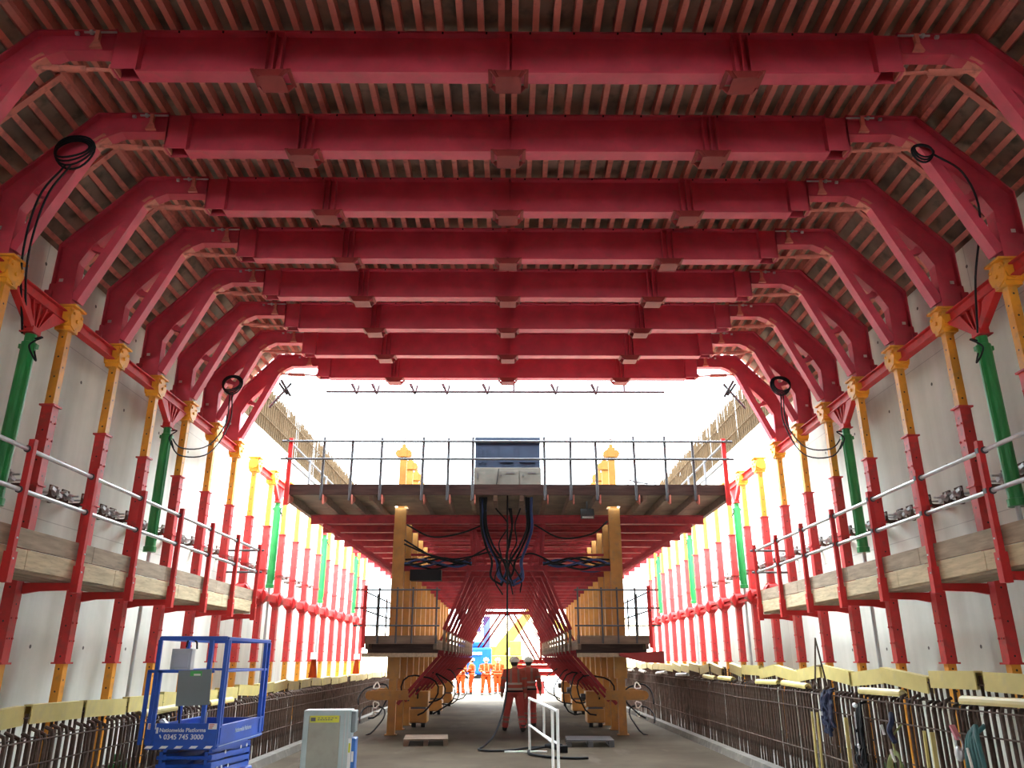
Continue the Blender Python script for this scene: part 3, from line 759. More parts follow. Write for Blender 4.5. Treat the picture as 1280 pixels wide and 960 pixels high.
for q in range(5):
    a = -.14+.07*q; k.tube(spl([(.09 if q == 2 else 0, 0, 0), (-.05, a*.6, -.12), (-.06, a, -.35), (-.05, a*1.1, -.8)], 6), .022, 8)
hang('hose_bundle', 'teal and green hoses draped over the right bars nearest the camera', 'hoses', [('hose', k, TEAL, (HX, 8.15, 1.15)), ('pink_tag', MB().bar((-.07, .30, -.02), (-.07, .22, -.14), .05, .03), PINK, None), ('metal_fitting', MB().ell((-.07, .25, -.27), (.04, .06, .07)).tube(circ((-.07, .22, -.18), .06, 14, 'yz'), .009, 6, True), GALV, None), ('pale_cord', MB().tube(spl([(-.09, .05, -.2), (-.1, .0, -.4), (-.1, -.03, -.7)]), .012, 6), CAPW, None)])
# red hooped bars right
k = MB()
for dx in (0, .22, .5): k.tube([(0, dx, .06), (0, dx, 1.25), (0, dx+.02, 1.36), (0, dx+.1, 1.42), (0, dx+.18, 1.36), (0, dx+.2, 1.25), (0, dx+.2, .06)], .016, 6)
tag(part('hooped_bar', k, RUST, loc=(4.66, 12.55, 0)), 'reddish hooped reinforcement bars standing at the right above the yellow bars', 'rebar')
k = MB(); k.tube([(0, 0, -1.29), (0, 0, 0), (0, .25, .72), (0, .5, 0), (0, .5, -1.29)], .014, 6); k.tube([(0, .1, .3), (0, .4, .3)], .012, 6)
tag(part('bar_spacer', k, RUST, loc=(5.0, 13.1, 1.35)), 'pointed reddish bar spacer rising above the right starter bars', 'rebar')

# ---------------------------------------------------------------- scissor lift
def lift():
    r = thing('scissor_lift', 'small blue scissor lift parked at the left by the starter bars', 'scissor lift', (-3.86, 10.2, 0))
    W, L_ = .41, 1.8
    k = MB(); k.bx(-.36, .36, .08, 1.72, .12, .38); k.bx(-.38, .38, .05, .25, .10, .32); k.bx(-.38, .38, 1.5, 1.76, .10, .32); k.bx(-.34, .34, .02, .06, .36, .42)
    part('chassis', k, BLUE, r, bevel=.012)
    for x in (-.36, .36):
        for y in (.30, 1.45):
            w = part('wheel', MB().cyl((x-.05, y, .15), (x+.05, y, .15), .15, 20), TYRE, r)
            part('hub', MB().cyl((x+(.052 if x > 0 else -.052), y, .15), (x+(.056 if x > 0 else -.056), y, .15), .07, 14), LGREY, w)
    for lv in range(4):
        for x in (-.27, .27):
            k = MB(); z = .42+lv*.085; k.bar((x, .12, z), (x, 1.62, z+.055), .04, .06); k.bar((x+.045, .12, z+.055), (x+.045, 1.62, z), .04, .06); part('scissor_arm', k, BLUE, r)
    k = MB()
    for y in (.14, 1.6): 
        for z in (.46, .55, .64): k.cyl((-.32, y, z), (.34, y, z), .022, 10)
    k.cyl((-.05, .3, .5), (-.05, 1.2, .6), .04, 12); part('cross_tube', k, BLUE, r)
    k = MB()
    for y, z in ((.35, .50), (.5, .50), (.75, .49), (1.2, .66), (1.45, .66), (.6, .66)): k.cyl((.335, y, z), (.342, y, z), .022, 10)
    for q in range(6): k.box((.364, .35+q*.13, .34), (.006, .06, .03))
    part('white_marks', k, WHT, r)
    k = MB(); k.bx(-W, W, 0, L_, .74, .80); part('platform_deck', k, BLUE, r, bevel=.006)
    k = MB(); k.bx(-W-.005, W+.005, -.034, -.022, .75, 1.03); fp = part('front_panel', k, BLUE, r)
    def tx(t, size, x, z, m, y=-.037):
        o = part('lettering', text_mesh(t, size, m), None, fp, loc=(x, y, z)); o.rotation_euler = (PI/2, 0, 0); return o
    tx('Nationwide Platforms', .062, .01, .955, WHT); tx('0345 745 3000', .078, .03, .880, WHT)
    k = MB(); k.box((-.395+.0, -.015, .955), (.022, .004, .05)); k.bar((-.225, -.015, .91), (-.205, -.015, .87), .02, .004, (0, 1, 0)); part('logo', MB().bx(-.305, -.30, -.038, -.034, .92, .985).bx(-.296, -.28, -.038, -.034, .92, .985).bar((-.255, -.037, .905), (-.235, -.037, .87), .014, .005, (0, 1, 0)), WHT, fp)
    k = MB()
    for q in range(5):
        x = -.37+q*.175; k.prism([(x-.05, .757), (x+.03, .757), (x+.06, .785), (x-.02, .785)], -.038, -.0345)
    part('hazard_dashes', k, WHT, fp)
    for x in (-.36, .36):
        st = part('warning_sticker', MB().bx(x-.05, x+.05, -.038, -.034, .965, 1.03), WHT, fp, 'small white sticker with red marks')
        k = MB()
        for q in range(3): k.bx(x-.04, x-.0+.01*q, -.040, -.038, .975+q*.018, .985+q*.018)
        part('red_mark', k, RSTK, st)
    for x in (-W, W):
        k = MB(); k.bx(x-.01, x+.01, .0, L_, .78, .98); k.bx(x-.022, x+.022, 0, L_, .975, 1.0); k.bx(x-.018, x+.018, 0, L_, .755, .775); sp_ = part('side_panel', k, BLUE, r)
        if x > 0:
            o = part('lettering', text_mesh('Nationwide Platforms', .075, WHTD), None, sp_, loc=(x+.014, .95, .90)); o.rotation_euler = (PI/2, 0, PI/2)
            part('white_line', MB().bx(x+.018, x+.021, .05, L_-.02, .768, .775), WHTD, sp_)
    k = MB(); k.bx(-W, W, L_-.01, L_+.01, .78, .98); part('rear_panel', k, BLUE, r)
    Zt, Zm = 2.0, 1.62
    k = MB(); t_ = .042
    k.bx(-W, W, -.02, .022, Zt-.03, Zt+.02); k.bx(-W, W, L_-.02, L_+.02, Zt-.03, Zt+.02)
    for x in (-W, W): k.bx(x-t_/2, x+t_/2, 0, L_, Zt-.03, Zt+.012)
    part('top_rail', k, BLUE, r, bevel=.005)
    k = MB(); k.bx(-W-.08, W-.1, -.075, -.036, Zm-.025, Zm+.01); k.bx(-W, W, L_-.015, L_+.015, Zm-.02, Zm+.01)
    for x in (-W, W): k.bx(x-.014, x+.014, 0, L_, Zm-.02, Zm+.01)
    part('mid_rail', k, BLUE, r, bevel=.004)
    for x, y, z0 in ((-W, 0, .8), (W, 0, .8), (-W, L_, .8), (W, L_, .8), (W-.19, 0, .8), (W, L_-.16, .8), (-W, .9, .8), (W, .07, .8)):
        part('post', MB().bx(x-.024, x+.024, y-.02, y+.02, z0, Zt-.02), BLUE, r, bevel=.004)
    for x in (-W-.06, -W+.07): part('post', MB().bx(x-.02, x+.02, -.075, -.036, .8, Zm), BLUE, r)
    k = MB(); k.bx(-.46, -.20, .50, .62, 1.60, 1.88); k.bx(-.43, -.23, .49, .50, 1.65, 1.83); part('control_box', k, LGREY, r, bevel=.01)
    k = MB(); k.tube(spl([(-.3, .55, 1.9), (-.26, .5, 1.99), (-.2, .6, 1.97), (-.16, .55, 1.88)]), .012, 6); k.tube(spl([(-.30, .55, 1.65), (-.29, .52, 1.3), (-.27, .6, .85)]), .01, 6); part('cable', k, BLK, r)
    k = MB(); k.box((.10, -.09, 1.43), (.40, .015, .40), Matrix.Rotation(-.04, 3, 'Y')); gp = part('document_board', k, GREYP, r, 'grey board hung in the front rails', bevel=.003)
    part('green_label', MB().bx(.04, .18, -.102, -.098, 1.56, 1.615), GSTK, gp)
    part('white_mark', MB().bx(.085, .165, -.105, -.101, 1.565, 1.585), WHT, gp)
    k = MB(); k.bar((-.3, .35, .87), (.12, .25, .93), .06, .03); k.box((-.1, .5, .83), (.45, .5, .04)); part('tray', k, LGREY, r)
    k = MB()
    for q in range(6): k.ell((-.3+R.uniform(-.05, .05), .2+R.uniform(-.06, .06), .93+q*.022), (R.uniform(.03, .06), .05, .03), 7, 5)
    part('crumpled_bag', k, GALV, r)
    k = MB(); k.cyl((.23, .06, .85), (.24, .06, 1.15), .012, 8); part('handle_rod', k, LGREY, r)
    return r
lift()

# grey site cabinet
r = thing('site_cabinet', 'upright grey metal cabinet with yellow strip and blue side, on the floor left of centre', 'cabinet', (-2.13, 10.1, 0), rz=.06)
k = MB(); k.bx(-.28, .28, 0, .30, 0, 1.18); part('body', k, CABE, r, bevel=.012)
k = MB(); k.bx(-.215, .155, -.012, .004, .06, 1.12); part('door', k, CABF, r, bevel=.006)
k = MB(); k.bx(-.20, .14, -.018, -.010, 1.045, 1.12); ys = part('warning_strip', k, YSTK, r)
k = MB(); k.bx(-.19, -.135, -.021, -.018, 1.06, 1.10)
for q in range(6): k.bx(-.11+q*.03, -.088+q*.03, -.021, -.018, 1.07, 1.08); k.bx(-.11+q*.04, -.085+q*.04, -.021, -.018, 1.09, 1.098)
part('dark_print', k, DKST, ys)
k = MB(); k.bx(.20, .215, -.01, 0, .02, 1.16); k.bx(.24, .25, -.008, 0, .02, 1.16); part('edge_trim', k, LGREY, r)
k = MB(); k.bx(.28, .33, .02, .26, .93, 1.17); part('switch_box', k, GREYP, r, bevel=.01)
k = MB(); k.bx(.28, .345, .0, .24, .05, .87); bs = part('side_unit', k, BBLUE, r, bevel=.01)
k = MB(); k.bx(.262, .30, -.012, 0, .10, .87); part('white_edge', k, WHT, bs)
part('yellow_label', MB().bx(.268, .29, -.016, -.012, .72, .82), YSTK, bs)
part('white_label', MB().bx(.305, .332, -.006, -.002, .62, .73), WHT, bs)

# white handrail
r = thing('handrail_stand', 'white tubular handrail standing on the floor right of the two walking people', 'handrail', (.45, 17.2, 0))
a, b_ = V((0, 0, 0)), V((.28, -3.5, 0))
k = MB()
for p in (a, b_, b_+V((.07, -.25, 0))): part('post', MB().cyl(p, p+V((0, 0, 1.0)), .024, 10), WHT, r)
mid = a.lerp(b_, .55); k.cyl(mid+V((.06, 0, .45)), mid+V((.06, 0, .98)), .02, 8); part('post', k, WHT, r)
k = MB(); k.cyl(a+V((0, 0, 1)), b_+V((0, 0, 1)), .026, 10); k.cyl(b_+V((0, 0, 1)), b_+V((.07, -.25, .97)), .024, 8); part('top_rail', k, WHT, r)
k = MB(); k.cyl(a+V((0, 0, .5)), b_+V((0, 0, .5)), .022, 10); k.cyl(mid+V((.06, 0, .47)), b_+V((.07, -.25, .5)), .018, 8); part('mid_rail', k, WHT, r)
k = MB(); k.bx(-.5, .35, -.06, .02, 0, .025); k.bx(-.1, .62, -3.58, -3.5, 0, .03); part('foot_plate', k, WHT, r)

# pallets
def pallet(loc, m, lab, rz, w=.95, d=1.1):
    r = thing('pallet', lab, 'pallet', loc, rz=rz)
    for q in range(7): part('deck_slat', MB().bx(-w/2, w/2, -d/2+q*d/7+.012, -d/2+(q+1)*d/7-.012, .115, .14), m, r)
    for x in (-w/2+.05, 0, w/2-.05):
        part('block_row', MB().bx(x-.045, x+.045, -d/2, d/2, .092, .114).bx(x-.05, x+.05, -d/2, -d/2+.12, .02, .092).bx(x-.05, x+.05, -.06, .06, .02, .092).bx(x-.05, x+.05, d/2-.12, d/2, .02, .092), m, r)
        part('runner', MB().bx(x-.05, x+.05, -d/2, d/2, 0, .02), m, r)
    return r
pallet((-1.78, 18.9, 0), WOODD, 'weathered timber pallet on the floor left of centre', .08)
pallet((1.78, 18.6, 0), DKST, 'dark plastic pallet on the floor right of centre', -.03, 1.0, 1.0)

# ---------------------------------------------------------------- central formwork traveller
NF = 12
def frame(n, src=None):
    y = 21+1.5*n; lab = 'yellow legged portal frame of the central gantry, %s from the camera end' % ORD[n]
    if src: return copy_tree(src, (0, y, 0), lab)
    r = thing('gantry_portal', lab, 'gantry frame', (0, y, 0), 'portal frames of the central gantry')
    for s in (-1, 1):
        X = s*2.85
        k = MB(); k.bx(X-.095, X+.095, -.09, .09, .02, 1.3); k.bx(X-.14, X+.14, -.12, .12, 0, .02); k.bx(X-.15, X+.15, -.12, .12, 1.3, 5.56); k.bx(X-.155, X-.10, -.125, -.12, 1.4, 5.0); k.bx(X+.10, X+.155, -.125, -.12, 1.4, 5.0)
        lg = part('leg', k, OCH, r); part('upper_tube', MB().bx(X-.09, X+.09, -.08, .08, 5.56, 7.0), OCHD, lg)
        k = MB(); k.cyl((X-.12, -.10, 7.08), (X-.12, .10, 7.08), .10, 14); k.cyl((X+.12, -.10, 7.08), (X+.12, .10, 7.08), .10, 14); k.bx(X-.10, X+.10, -.11, .11, 6.98, 7.24); k.bx(X-.05, X+.05, -.05, .05, 7.24, 7.34)
        part('leg_head', k, OCHD, lg)
        k = MB(); k.cyl((X, 0, 7.34), (X, 0, 7.5), .022, 8); k.bx(X-.12, X+.12, -.03, .03, 7.5, 7.52); part('screw_top', k, DKST, lg)
        k = MB(); k.bx(s*2.45, s*3.4, -.15, -.10, .80, 1.02); k.bx(s*2.45, s*3.4, .10, .15, .80, 1.02); k.cyl((s*3.4, -.12, .91), (s*3.4, .12, .91), .11, 12); part('outrigger', k, OCH, r)
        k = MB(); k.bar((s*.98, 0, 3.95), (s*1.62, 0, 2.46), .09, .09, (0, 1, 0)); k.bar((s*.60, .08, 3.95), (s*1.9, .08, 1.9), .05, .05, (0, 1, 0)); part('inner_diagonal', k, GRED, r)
        k = MB(); k.bx(s*1.57, s*1.64, -.04, .04, 1.9, 2.46); part('inner_post', k, WOODD, r)
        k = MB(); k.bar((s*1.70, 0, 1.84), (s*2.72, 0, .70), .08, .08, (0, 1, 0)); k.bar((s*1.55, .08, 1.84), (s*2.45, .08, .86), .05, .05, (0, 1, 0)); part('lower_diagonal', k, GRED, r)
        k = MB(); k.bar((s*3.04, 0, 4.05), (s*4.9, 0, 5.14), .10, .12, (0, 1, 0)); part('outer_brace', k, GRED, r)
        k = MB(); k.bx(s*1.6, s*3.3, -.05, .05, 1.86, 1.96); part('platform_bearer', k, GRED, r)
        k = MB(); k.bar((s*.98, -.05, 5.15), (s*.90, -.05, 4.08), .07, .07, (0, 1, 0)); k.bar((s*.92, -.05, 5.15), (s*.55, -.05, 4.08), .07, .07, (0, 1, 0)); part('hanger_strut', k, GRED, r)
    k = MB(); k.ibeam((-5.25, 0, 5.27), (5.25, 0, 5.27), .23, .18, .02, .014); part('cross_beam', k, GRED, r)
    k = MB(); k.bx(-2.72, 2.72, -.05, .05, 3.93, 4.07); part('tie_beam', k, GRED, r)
    k = MB()
    for dy, ex in ((.5, 2.6), (1.0, 2.6)):
        k.bx(-ex, ex, dy-.04, dy+.04, 5.18, 5.30); k.bx(-2.6, 2.6, dy-.03, dy+.03, 4.38, 4.44) if dy == .5 else None
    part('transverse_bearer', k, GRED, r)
    return r
F0 = frame(0)
for n in range(1, NF): frame(n, F0)
r = thing('end_frame_brace', 'pair of red A-shaped braces hanging at the far mouth of the gantry', 'brace', (0, 38.1, 0))
for s, e in ((-1, (-1.2, 2.25)), (1, (1.45, 1.55))):
    part('brace_bar', MB().bar((s*.05, 0, 3.75), (e[0]-s*.06, 0, e[1]), .08, .08, (0, 1, 0)), FRED, r); part('brace_bar', MB().bar((s*.32, 0, 3.75), (e[0]+s*.16, 0, e[1]), .08, .08, (0, 1, 0)), FRED, r)
k = MB(); k.bx(-1.1, 1.1, -.05, .05, 3.72, 3.86); part('head_bar', k, FRED, r)
k = MB(); k.bx(1.50, 1.60, -.05, .05, 1.6, 2.9); k.bx(1.70, 1.80, -.05, .05, 1.6, 2.9); part('side_bar', k, FRED, r)

# top deck of the gantry
r = thing('gantry_deck', 'timber working deck with tube guardrails on top of the central gantry', 'platform', (0, 19.0, 5.40))
XP = [-5.38, -4.55, -3.85, -3.12, -2.1, -1.47, -.86, .92, 1.55, 2.2, 3.15, 3.9, 4.6, 5.38]
for n in range(52):
    y0 = .03+n*.36
    hit = abs(((y0+.18-2)/1.5)-round((y0+.18-2)/1.5))*1.5 < .27
    xe = 5.42 if n < 18 else 4.95
    segs = [(-xe, -3.02), (-2.68, 2.68), (3.02, xe)] if hit and n > 2 else [(-xe, xe)]
    k = MB()
    for a, b_ in segs: k.bx(a, b_, y0+.006, y0+(.354 if n < 12 else .325), .20, .24)
    part('deck_board', k, DECKP, r)
for x in XP+[-.3, .35]:
    if x in (-3.12, 3.15): x *= 1.07
    part('joist', MB().bx(x-.05, x+.05, .05, 6.4, .0+.01, .20), WOODD, r)
k = MB(); k.bx(-5.45, 5.45, -.03, .02, .14, .40); part('fascia_board', k, FASC, r)
k = MB(); k.bx(-5.46, -5.42, 0, 6.3, .2, .40); k.bx(5.42, 5.46, 0, 6.3, .2, .40); part('side_board', k, WOODG, r)
for i, x in enumerate(XP):
    red = i in (0, len(XP)-1)
    k = MB()
    if red: k.bx(x-.05, x+.05, -.11, -.04, -.12, 1.55)
    else: k.cyl((x, -.06, .0), (x+R.uniform(-.02, .02), -.06, 1.52+R.uniform(-.03, .1)), .034, 8)
    part('guard_post', k, RED if red else TUBE, r)
    k = MB(); k.prism([(-.12, .13), (.30, .13), (.34, .05), (-.05, -.10), (-.12, -.08)], x+.055, x+.075, 'x'); part('joist_bracket', k, JOIST, r)
for z in (1.02, 1.47): part('guard_rail', MB().cyl((-5.6, -.10, z), (5.6, -.10, z), .030, 8), TUBE, r)
for s in (-1, 1):
    for y in (2.0, 4.0, 6.2): part('guard_post', MB().cyl((s*5.40, y, .1), (s*5.40, y, 1.5), .032, 8), TUBE, r)
    for z in (1.02, 1.47): part('guard_rail', MB().cyl((s*5.43, -.2, z), (s*5.43, 6.4, z), .03, 8), TUBE, r)

# side platforms
for s in (-1, 1):
    r = thing('side_platform', 'long low timber platform with guardrails on the %s legs of the gantry' % SD[s], 'platform', (0, 19.4, 0), 'low side platforms of the gantry')
    for a, b_ in ((1.66, 1.95), (1.97, 2.30), (2.32, 2.66), (3.10, 3.36)):
        part('deck_board', MB().bx(s*a, s*b_, .04, 18.2, 2.15, 2.19), WOODG, r)
    part('deck_board', MB().bx(s*2.68, s*3.08, .04, 1.35, 2.15, 2.19), WOODG, r)
    part('fascia_board', MB().bx(s*1.64, s*3.40, -.01, .03, 2.09, 2.28), WOODD, r)
    part('lower_fascia', MB().bx(s*1.64, s*3.40, .0, .09, 1.80, 1.89), WOODG, r)
    part('rear_screen', MB().bx(s*1.66, s*3.36, .5, .54, 1.88, 2.14), FASC, r)
    part('inner_beam', MB().bx(s*1.66, s*1.74, .05, 18.2, 1.97, 2.14), WOODD, r)
    part('outer_beam', MB().bx(s*3.26, s*3.34, .05, 18.2, 1.97, 2.14), WOODD, r)
    for x in (1.68, 2.25, 2.62, 3.05, 3.38):
        red = x == 3.38
        k = MB(); (k.bx(s*x-.04, s*x+.04, -.09, -.02, 2.0, 3.42) if red else k.cyl((s*x, -.04, 2.1), (s*x, -.04, 3.38), .022, 8))
        part('guard_post', k, RED if red else TUBE, r)
    for z in (2.50, 2.90, 3.32): part('guard_rail', MB().cyl((s*1.6, -.07, z), (s*3.62, -.07, z), .020, 8), TUBE, r)
    for y in (1.7, 3.3, 5.5, 8, 11, 14, 17): part('guard_post', MB().cyl((s*3.36, y, 2.1), (s*3.36, y, 3.36), .022, 8), TUBE, r)
    for z in (2.85, 3.28): part('guard_rail', MB().cyl((s*3.39, -.1, z), (s*3.39, 17.5, z), .020, 8), TUBE, r)
tag(part('steel_girder', MB().prism([(2.62, 1.90), (3.64, 1.95), (3.64, 1.68), (3.2, 1.70), (2.62, 1.84)], -.08, .08), REDK, loc=(0, 19.32, -.02)), 'short red steel beam end jutting out under the right low platform', 'beam')

# drive bogies
bg = None; n = 0
for y in (23.4, 28.6, 33.6):
    for s in (-1, 1):
        lab = 'yellow drive bogie beside the %s gantry legs, %s from the camera end' % (SD[s], ORD[n//2]); n += 1
        if bg: copy_tree(bg, (s*2.42, y, 0), lab); continue
        bg = thing('drive_bogie', lab, 'bogie', (s*2.42, y, 0), 'drive bogies on the floor')
        part('upper_box', MB().bx(-.26, .26, -.3, .3, .52, .92), OCH, bg, bevel=.02)
        part('lower_box', MB().bx(-.24, .24, -.3, .3, .12, .47), OCH, bg, bevel=.03)
        part('spacer_plate', MB().bx(-.2, .2, -.25, .25, .47, .52), DKST, bg)
        part('motor', MB().cyl((-.26, -.15, .78), (-.40, -.15, .78), .08, 12), DKST, bg); part('coupling', MB().cyl((-.26, .1, .70), (-.36, .1, .70), .05, 10), DKST, bg)
        for x in (-.13, .13): part('wheel', MB().cyl((x-.05, -.1, .11), (x+.05, -.1, .11), .11, 16), TYRE, bg)

# power pack on deck
r = thing('hydraulic_power_pack', 'beige cabinet with slate blue upper cover standing at the front of the gantry deck', 'power pack', (0, 19.3, 5.64))
k = MB(); k.bx(-.84, .84, 0, .9, .0, .66); part('cabinet', k, BEIGE, r, bevel=.01)
k = MB(); k.bx(-.82, .82, .03, .9, .66, 1.30); k.bx(-.83, .83, .0, .92, 1.30, 1.45); uc = part('upper_cover', k, DBLUE, r, bevel=.01)
for g_ in ((-.72, -.66, .78, 1.15), (-.60, -.54, .78, 1.15), (-.2, .15, .80, 1.2), (.3, .7, .80, 1.12)): part('grille', MB().bx(g_[0], g_[1], .012, .03, g_[2], g_[3]), DBLUE, uc)
for x0, x1 in ((-.24, .28), (.31, .81)):
    d = part('door', MB().bx(x0, x1, -.014, .0, .02, .58), BEIGE, r, bevel=.004)
    part('lock', MB().cyl((x0+.08, -.03, .46), (x0+.08, -.014, .46), .02, 8).bx(x0+.2, x1-.1, -.02, -.014, .50, .53), DKST, d)
part('side_latches', MB().bx(-.76, -.73, -.012, 0, .08, .18).bx(-.76, -.73, -.012, 0, .38, .52), DKST, r)
k = MB(); k.bar((-.30, -.03, .02), (-.22, -.03, .62), .02, .02, (0, 1, 0)); part('loose_cable', k, BLK, r)
k = MB()
for s in (-1, 1): k.bar((s*.86, .5, .30), (s*1.35, .5, .02), .04, .04, (0, 1, 0))
part('stay_bar', k, RED, r)
# rack on deck
r = thing('tube_rack', 'wire rack piled with scaffold fittings on the right of the gantry deck', 'rack', (3.42, 19.7, 5.64))
k = MB()
for x in (-.35, .35):
    for y in (0, .5): k.cyl((x, y, 0), (x, y, .38), .016, 6)
for z in (.06, .2, .36):
    for y in (0, .5): k.cyl((-.36, y, z), (.36, y, z), .012, 6)
part('frame', k, TUBE, r)
k = MB()
for q in range(9): k.bar((R.uniform(-.3, -.1), R.uniform(.05, .45), .12+.045*q), (R.uniform(.1, .3), R.uniform(.05, .45), .10+.04*q+R.uniform(-.05, .05)), .045, .03)
part('fittings', k, TUBE, r)
part('tray', MB().bx(-.34, .34, .02, .48, .02, .12), WOODG, r)

# hoses ---------------------------------------------------------------
def hose(pts, rad, lab, m=BLK, cat='hose', group=None, name='hose', n=8):
    return tag(part(name, MB().tube(spl(pts, n), rad, 8), m, smooth=True), lab, cat, group)
# cable bundles below the power pack
specs = [(-.62, -.45, 'left'), (.55, .40, 'right')]
for x0, x1, nm in specs:
    r = thing('hose_bundle', 'thick navy hose bundle dropping from the power pack to the tie beam, %s one' % nm, 'hoses', (0, 0, 0), 'hose bundles under the power pack')
    for q in range(7):
        a = R.uniform(-.10, .10); b_ = R.uniform(-.06, .06)
        k = MB().tube(spl([(x0+a, 19.6+b_, 5.62), (x0+a*.8, 19.75, 5.3), (x0+a*.9+.02, 20.1+b_, 4.9), (x0*.75+a*1.3, 20.5, 4.5), (x1*.6+a*2, 20.75+b_, 4.15), (x1*.5+a*3, 20.8, 3.8+R.uniform(-.1, .1)), (a*2, 20.85, 3.6+b_)], 6), .030, 8)
        part('hose', k, NAVY if q < 4 else BLK, r, smooth=True)
r = thing('hose_bundle', 'tangle of black hoses hanging in the centre below the power pack', 'hoses', (0, 0, 0), 'hose bundles under the power pack')
for q in range(7):
    a = R.uniform(-.25, .25)
    k = MB().tube(spl([(a*1.4, 19.9, 5.38), (a*.4+.1, 20.2, 5.0), (a, 20.5, 4.6), (a*.5-.05, 20.7, 4.2), (a*1.5, 20.8, 3.7), (a+.1, 20.85, 3.2+R.random()*.4)], 6), .018, 6); part('hose', k, BLK, r, smooth=True)
sw = [((-2.65, 20.8, 5.1), (-2.0, 20.7, 4.78), (-1.3, 20.7, 4.85), (-.6, 20.7, 5.1)), ((-2.7, 20.75, 4.7), (-1.9, 20.6, 4.25), (-1.2, 20.6, 4.15), (-.5, 20.7, 4.5)),
      ((2.65, 20.8, 5.2), (2.2, 20.7, 4.85), (1.4, 20.7, 4.75), (.7, 20.7, 5.1)), ((-2.7, 20.78, 4.6), (-2.0, 20.65, 4.3), (-1.3, 20.6, 4.2), (-.4, 20.7, 4.4)),
      ((-.4, 20.7, 4.3), (.1, 20.6, 4.15), (.6, 20.7, 4.35), (1.2, 20.8, 4.12))]
for n, p in enumerate(sw): hose(p, .022, 'black cable swag slung under the gantry deck, %s in order from the left column' % ORD[[0, 2, 4, 1, 3][n]], group='cable swags under the deck')
for s in (-1, 1):
    r = thing('hose_bundle', 'dark hoses laid along the %s half of the front tie beam' % SD[s], 'hoses', (0, 0, 0), 'hoses along the front tie beam')
    for q in range(7):
        z = 4.12+.03*(q % 3); p = [(s*(2.68-.35*t), 20.86+.02*q-.12*(t % 2)*(q % 2), z-.09*math.sin(t*1.3+q)-(.12 if q > 4 else 0)) for t in range(6)]
        part('hose', MB().tube(spl(p, 4), .026, 7), BLK if q % 3 else NAVY, r, smooth=True)
# floodlights under the left deck / valve box
tag(part('valve_box', MB().bx(-2.5, -1.7, 20.6, 20.93, 3.66, 3.93), BLK), 'dark blue hydraulic valve block hung below the left of the front tie beam', 'valve block')
k = MB(); k.box((0, 0, 0), (.34, .12, .26), Matrix.Rotation(-.7, 3, 'X')); k.cyl((0, .02, .05), (0, .02, .32), .02, 8); fl = tag(part('floodlight', k, TUBE, loc=(2.05, 20.1, 5.28)), 'grey floodlight fixed under the deck near the right gantry leg', 'floodlight')
part('lens', MB().box((0, -.05, -.045), (.28, .02, .2), Matrix.Rotation(-.7, 3, 'X')), LUM, fl)
# ground hose with hanging cable
hose([(0.0, 19.35, 5.6), (0, 19.3, 4), (0, 19.25, 2.2), (0.0, 19.2, 1.3), (-.03, 19.1, .95), (-.12, 18.8, .55), (-.28, 18.3, .22), (-.48, 17.9, .05), (-.58, 17.5, .03), (-.5, 17.25, .03), (-.25, 17.15, .03), (.1, 17.3, .03), (.4, 17.7, .03), (.75, 17.9, .03), (1.1, 17.55, .03)], .022,
     'long black cable hanging from the gantry and looping across the floor', name='hanging_cable')
hose([(1.15, 17.6, .06), (.8, 17.7, .05), (.5, 17.4, .03), (.42, 16.9, .03), (.5, 16.5, .03), (.8, 16.1, .03), (1.2, 15.9, .03), (1.5, 15.95, .03)], .025, 'short black hose curling on the floor by the white handrail')
tag(part('cable_plug', MB().tube([(.8, 17.6, .08), (1.0, 17.35, .09), (1.08, 17.2, .09)], [.04, .07, .06], 10).box((1.12, 17.08, .07), (.16, .14, .12)), BLK), 'black cable plug lying on the floor beside the white handrail', 'plug')
# hose loops round the bogies
lp = []
for s in (-1, 1):
    for n, (y, x, z, rr) in enumerate(((21.0, 2.2, .95, .45), (22.6, 1.95, .9, .5), (23.0, 2.1, 1.0, .38), (26.5, 2.0, .9, .5), (31, 1.9, .9, .5), (21.2, 3.35, .80, .36), (21.6, 3.45, .33, .3))):
        pts = [V(p) for p in circ((s*x, y, z), rr, 16, 'xz', a0=-.3 if s > 0 else PI+.3-2*PI*.8, a1=(-.3 if s > 0 else PI+.3-2*PI*.8)+2*PI*.8, jit=.12, tilt=.5+n)]
        tag(part('hose', MB().tube(pts, .02, 7), BLK, smooth=True), 'looped black hose at the foot of the %s gantry legs, %s in the row' % (SD[s], ORD[n]), 'hose', 'hose loops at the gantry feet')
# white coil things at outer legs
for s in (-1, 1):
    k = MB()
    for q in range(4): k.tube(circ((0, 0, .35+q*.22), (.05+.02*(q % 2)), 12, 'xz', jit=.2, tilt=q), .018, 6, True)
    tag(part('rope_hank', k, CAPW, loc=(s*3.32, 21.4, .1)), 'tangled pale rope hung on the outer side of the %s front gantry leg' % SD[s], 'rope')

# coils of cable on the roof frames
def coil(c, rr, tail, lab, turns=4):
    r = thing('cable_coil', lab, 'cable', c)
    k = MB()
    for q in range(turns): k.tube(circ((0, -.02*q, 0), rr*(1-.07*q), 22, 'xz', jit=.05, tilt=.6*q), .014, 6, True)
    part('coil', k, BLK, r, smooth=True)
    for q, tl in enumerate(tail):
        part('drop', MB().tube(spl(tl, 6), .014, 6), BLK, r, smooth=True)
coil((-5.75, 8.82, 8.10), .26, [[(-.05, -.05, -.25), (-.30, -.05, -.75), (-.5, .2, -1.5), (-.72, .85, -2.25)], [(.02, -.05, -.25), (-.22, -.03, -.75), (-.46, .25, -1.5), (-.70, .88, -2.2)]], 'black cable coil on the near left roof arch with two long drops')
coil((5.55, 8.85, 8.15), .14, [[(.1, -.05, -.05), (.45, -.05, -.35), (.62, .05, -.9), (.68, .5, -1.6), (.78, .85, -2.25)]], 'small black cable coil on the near right roof arch', 3)
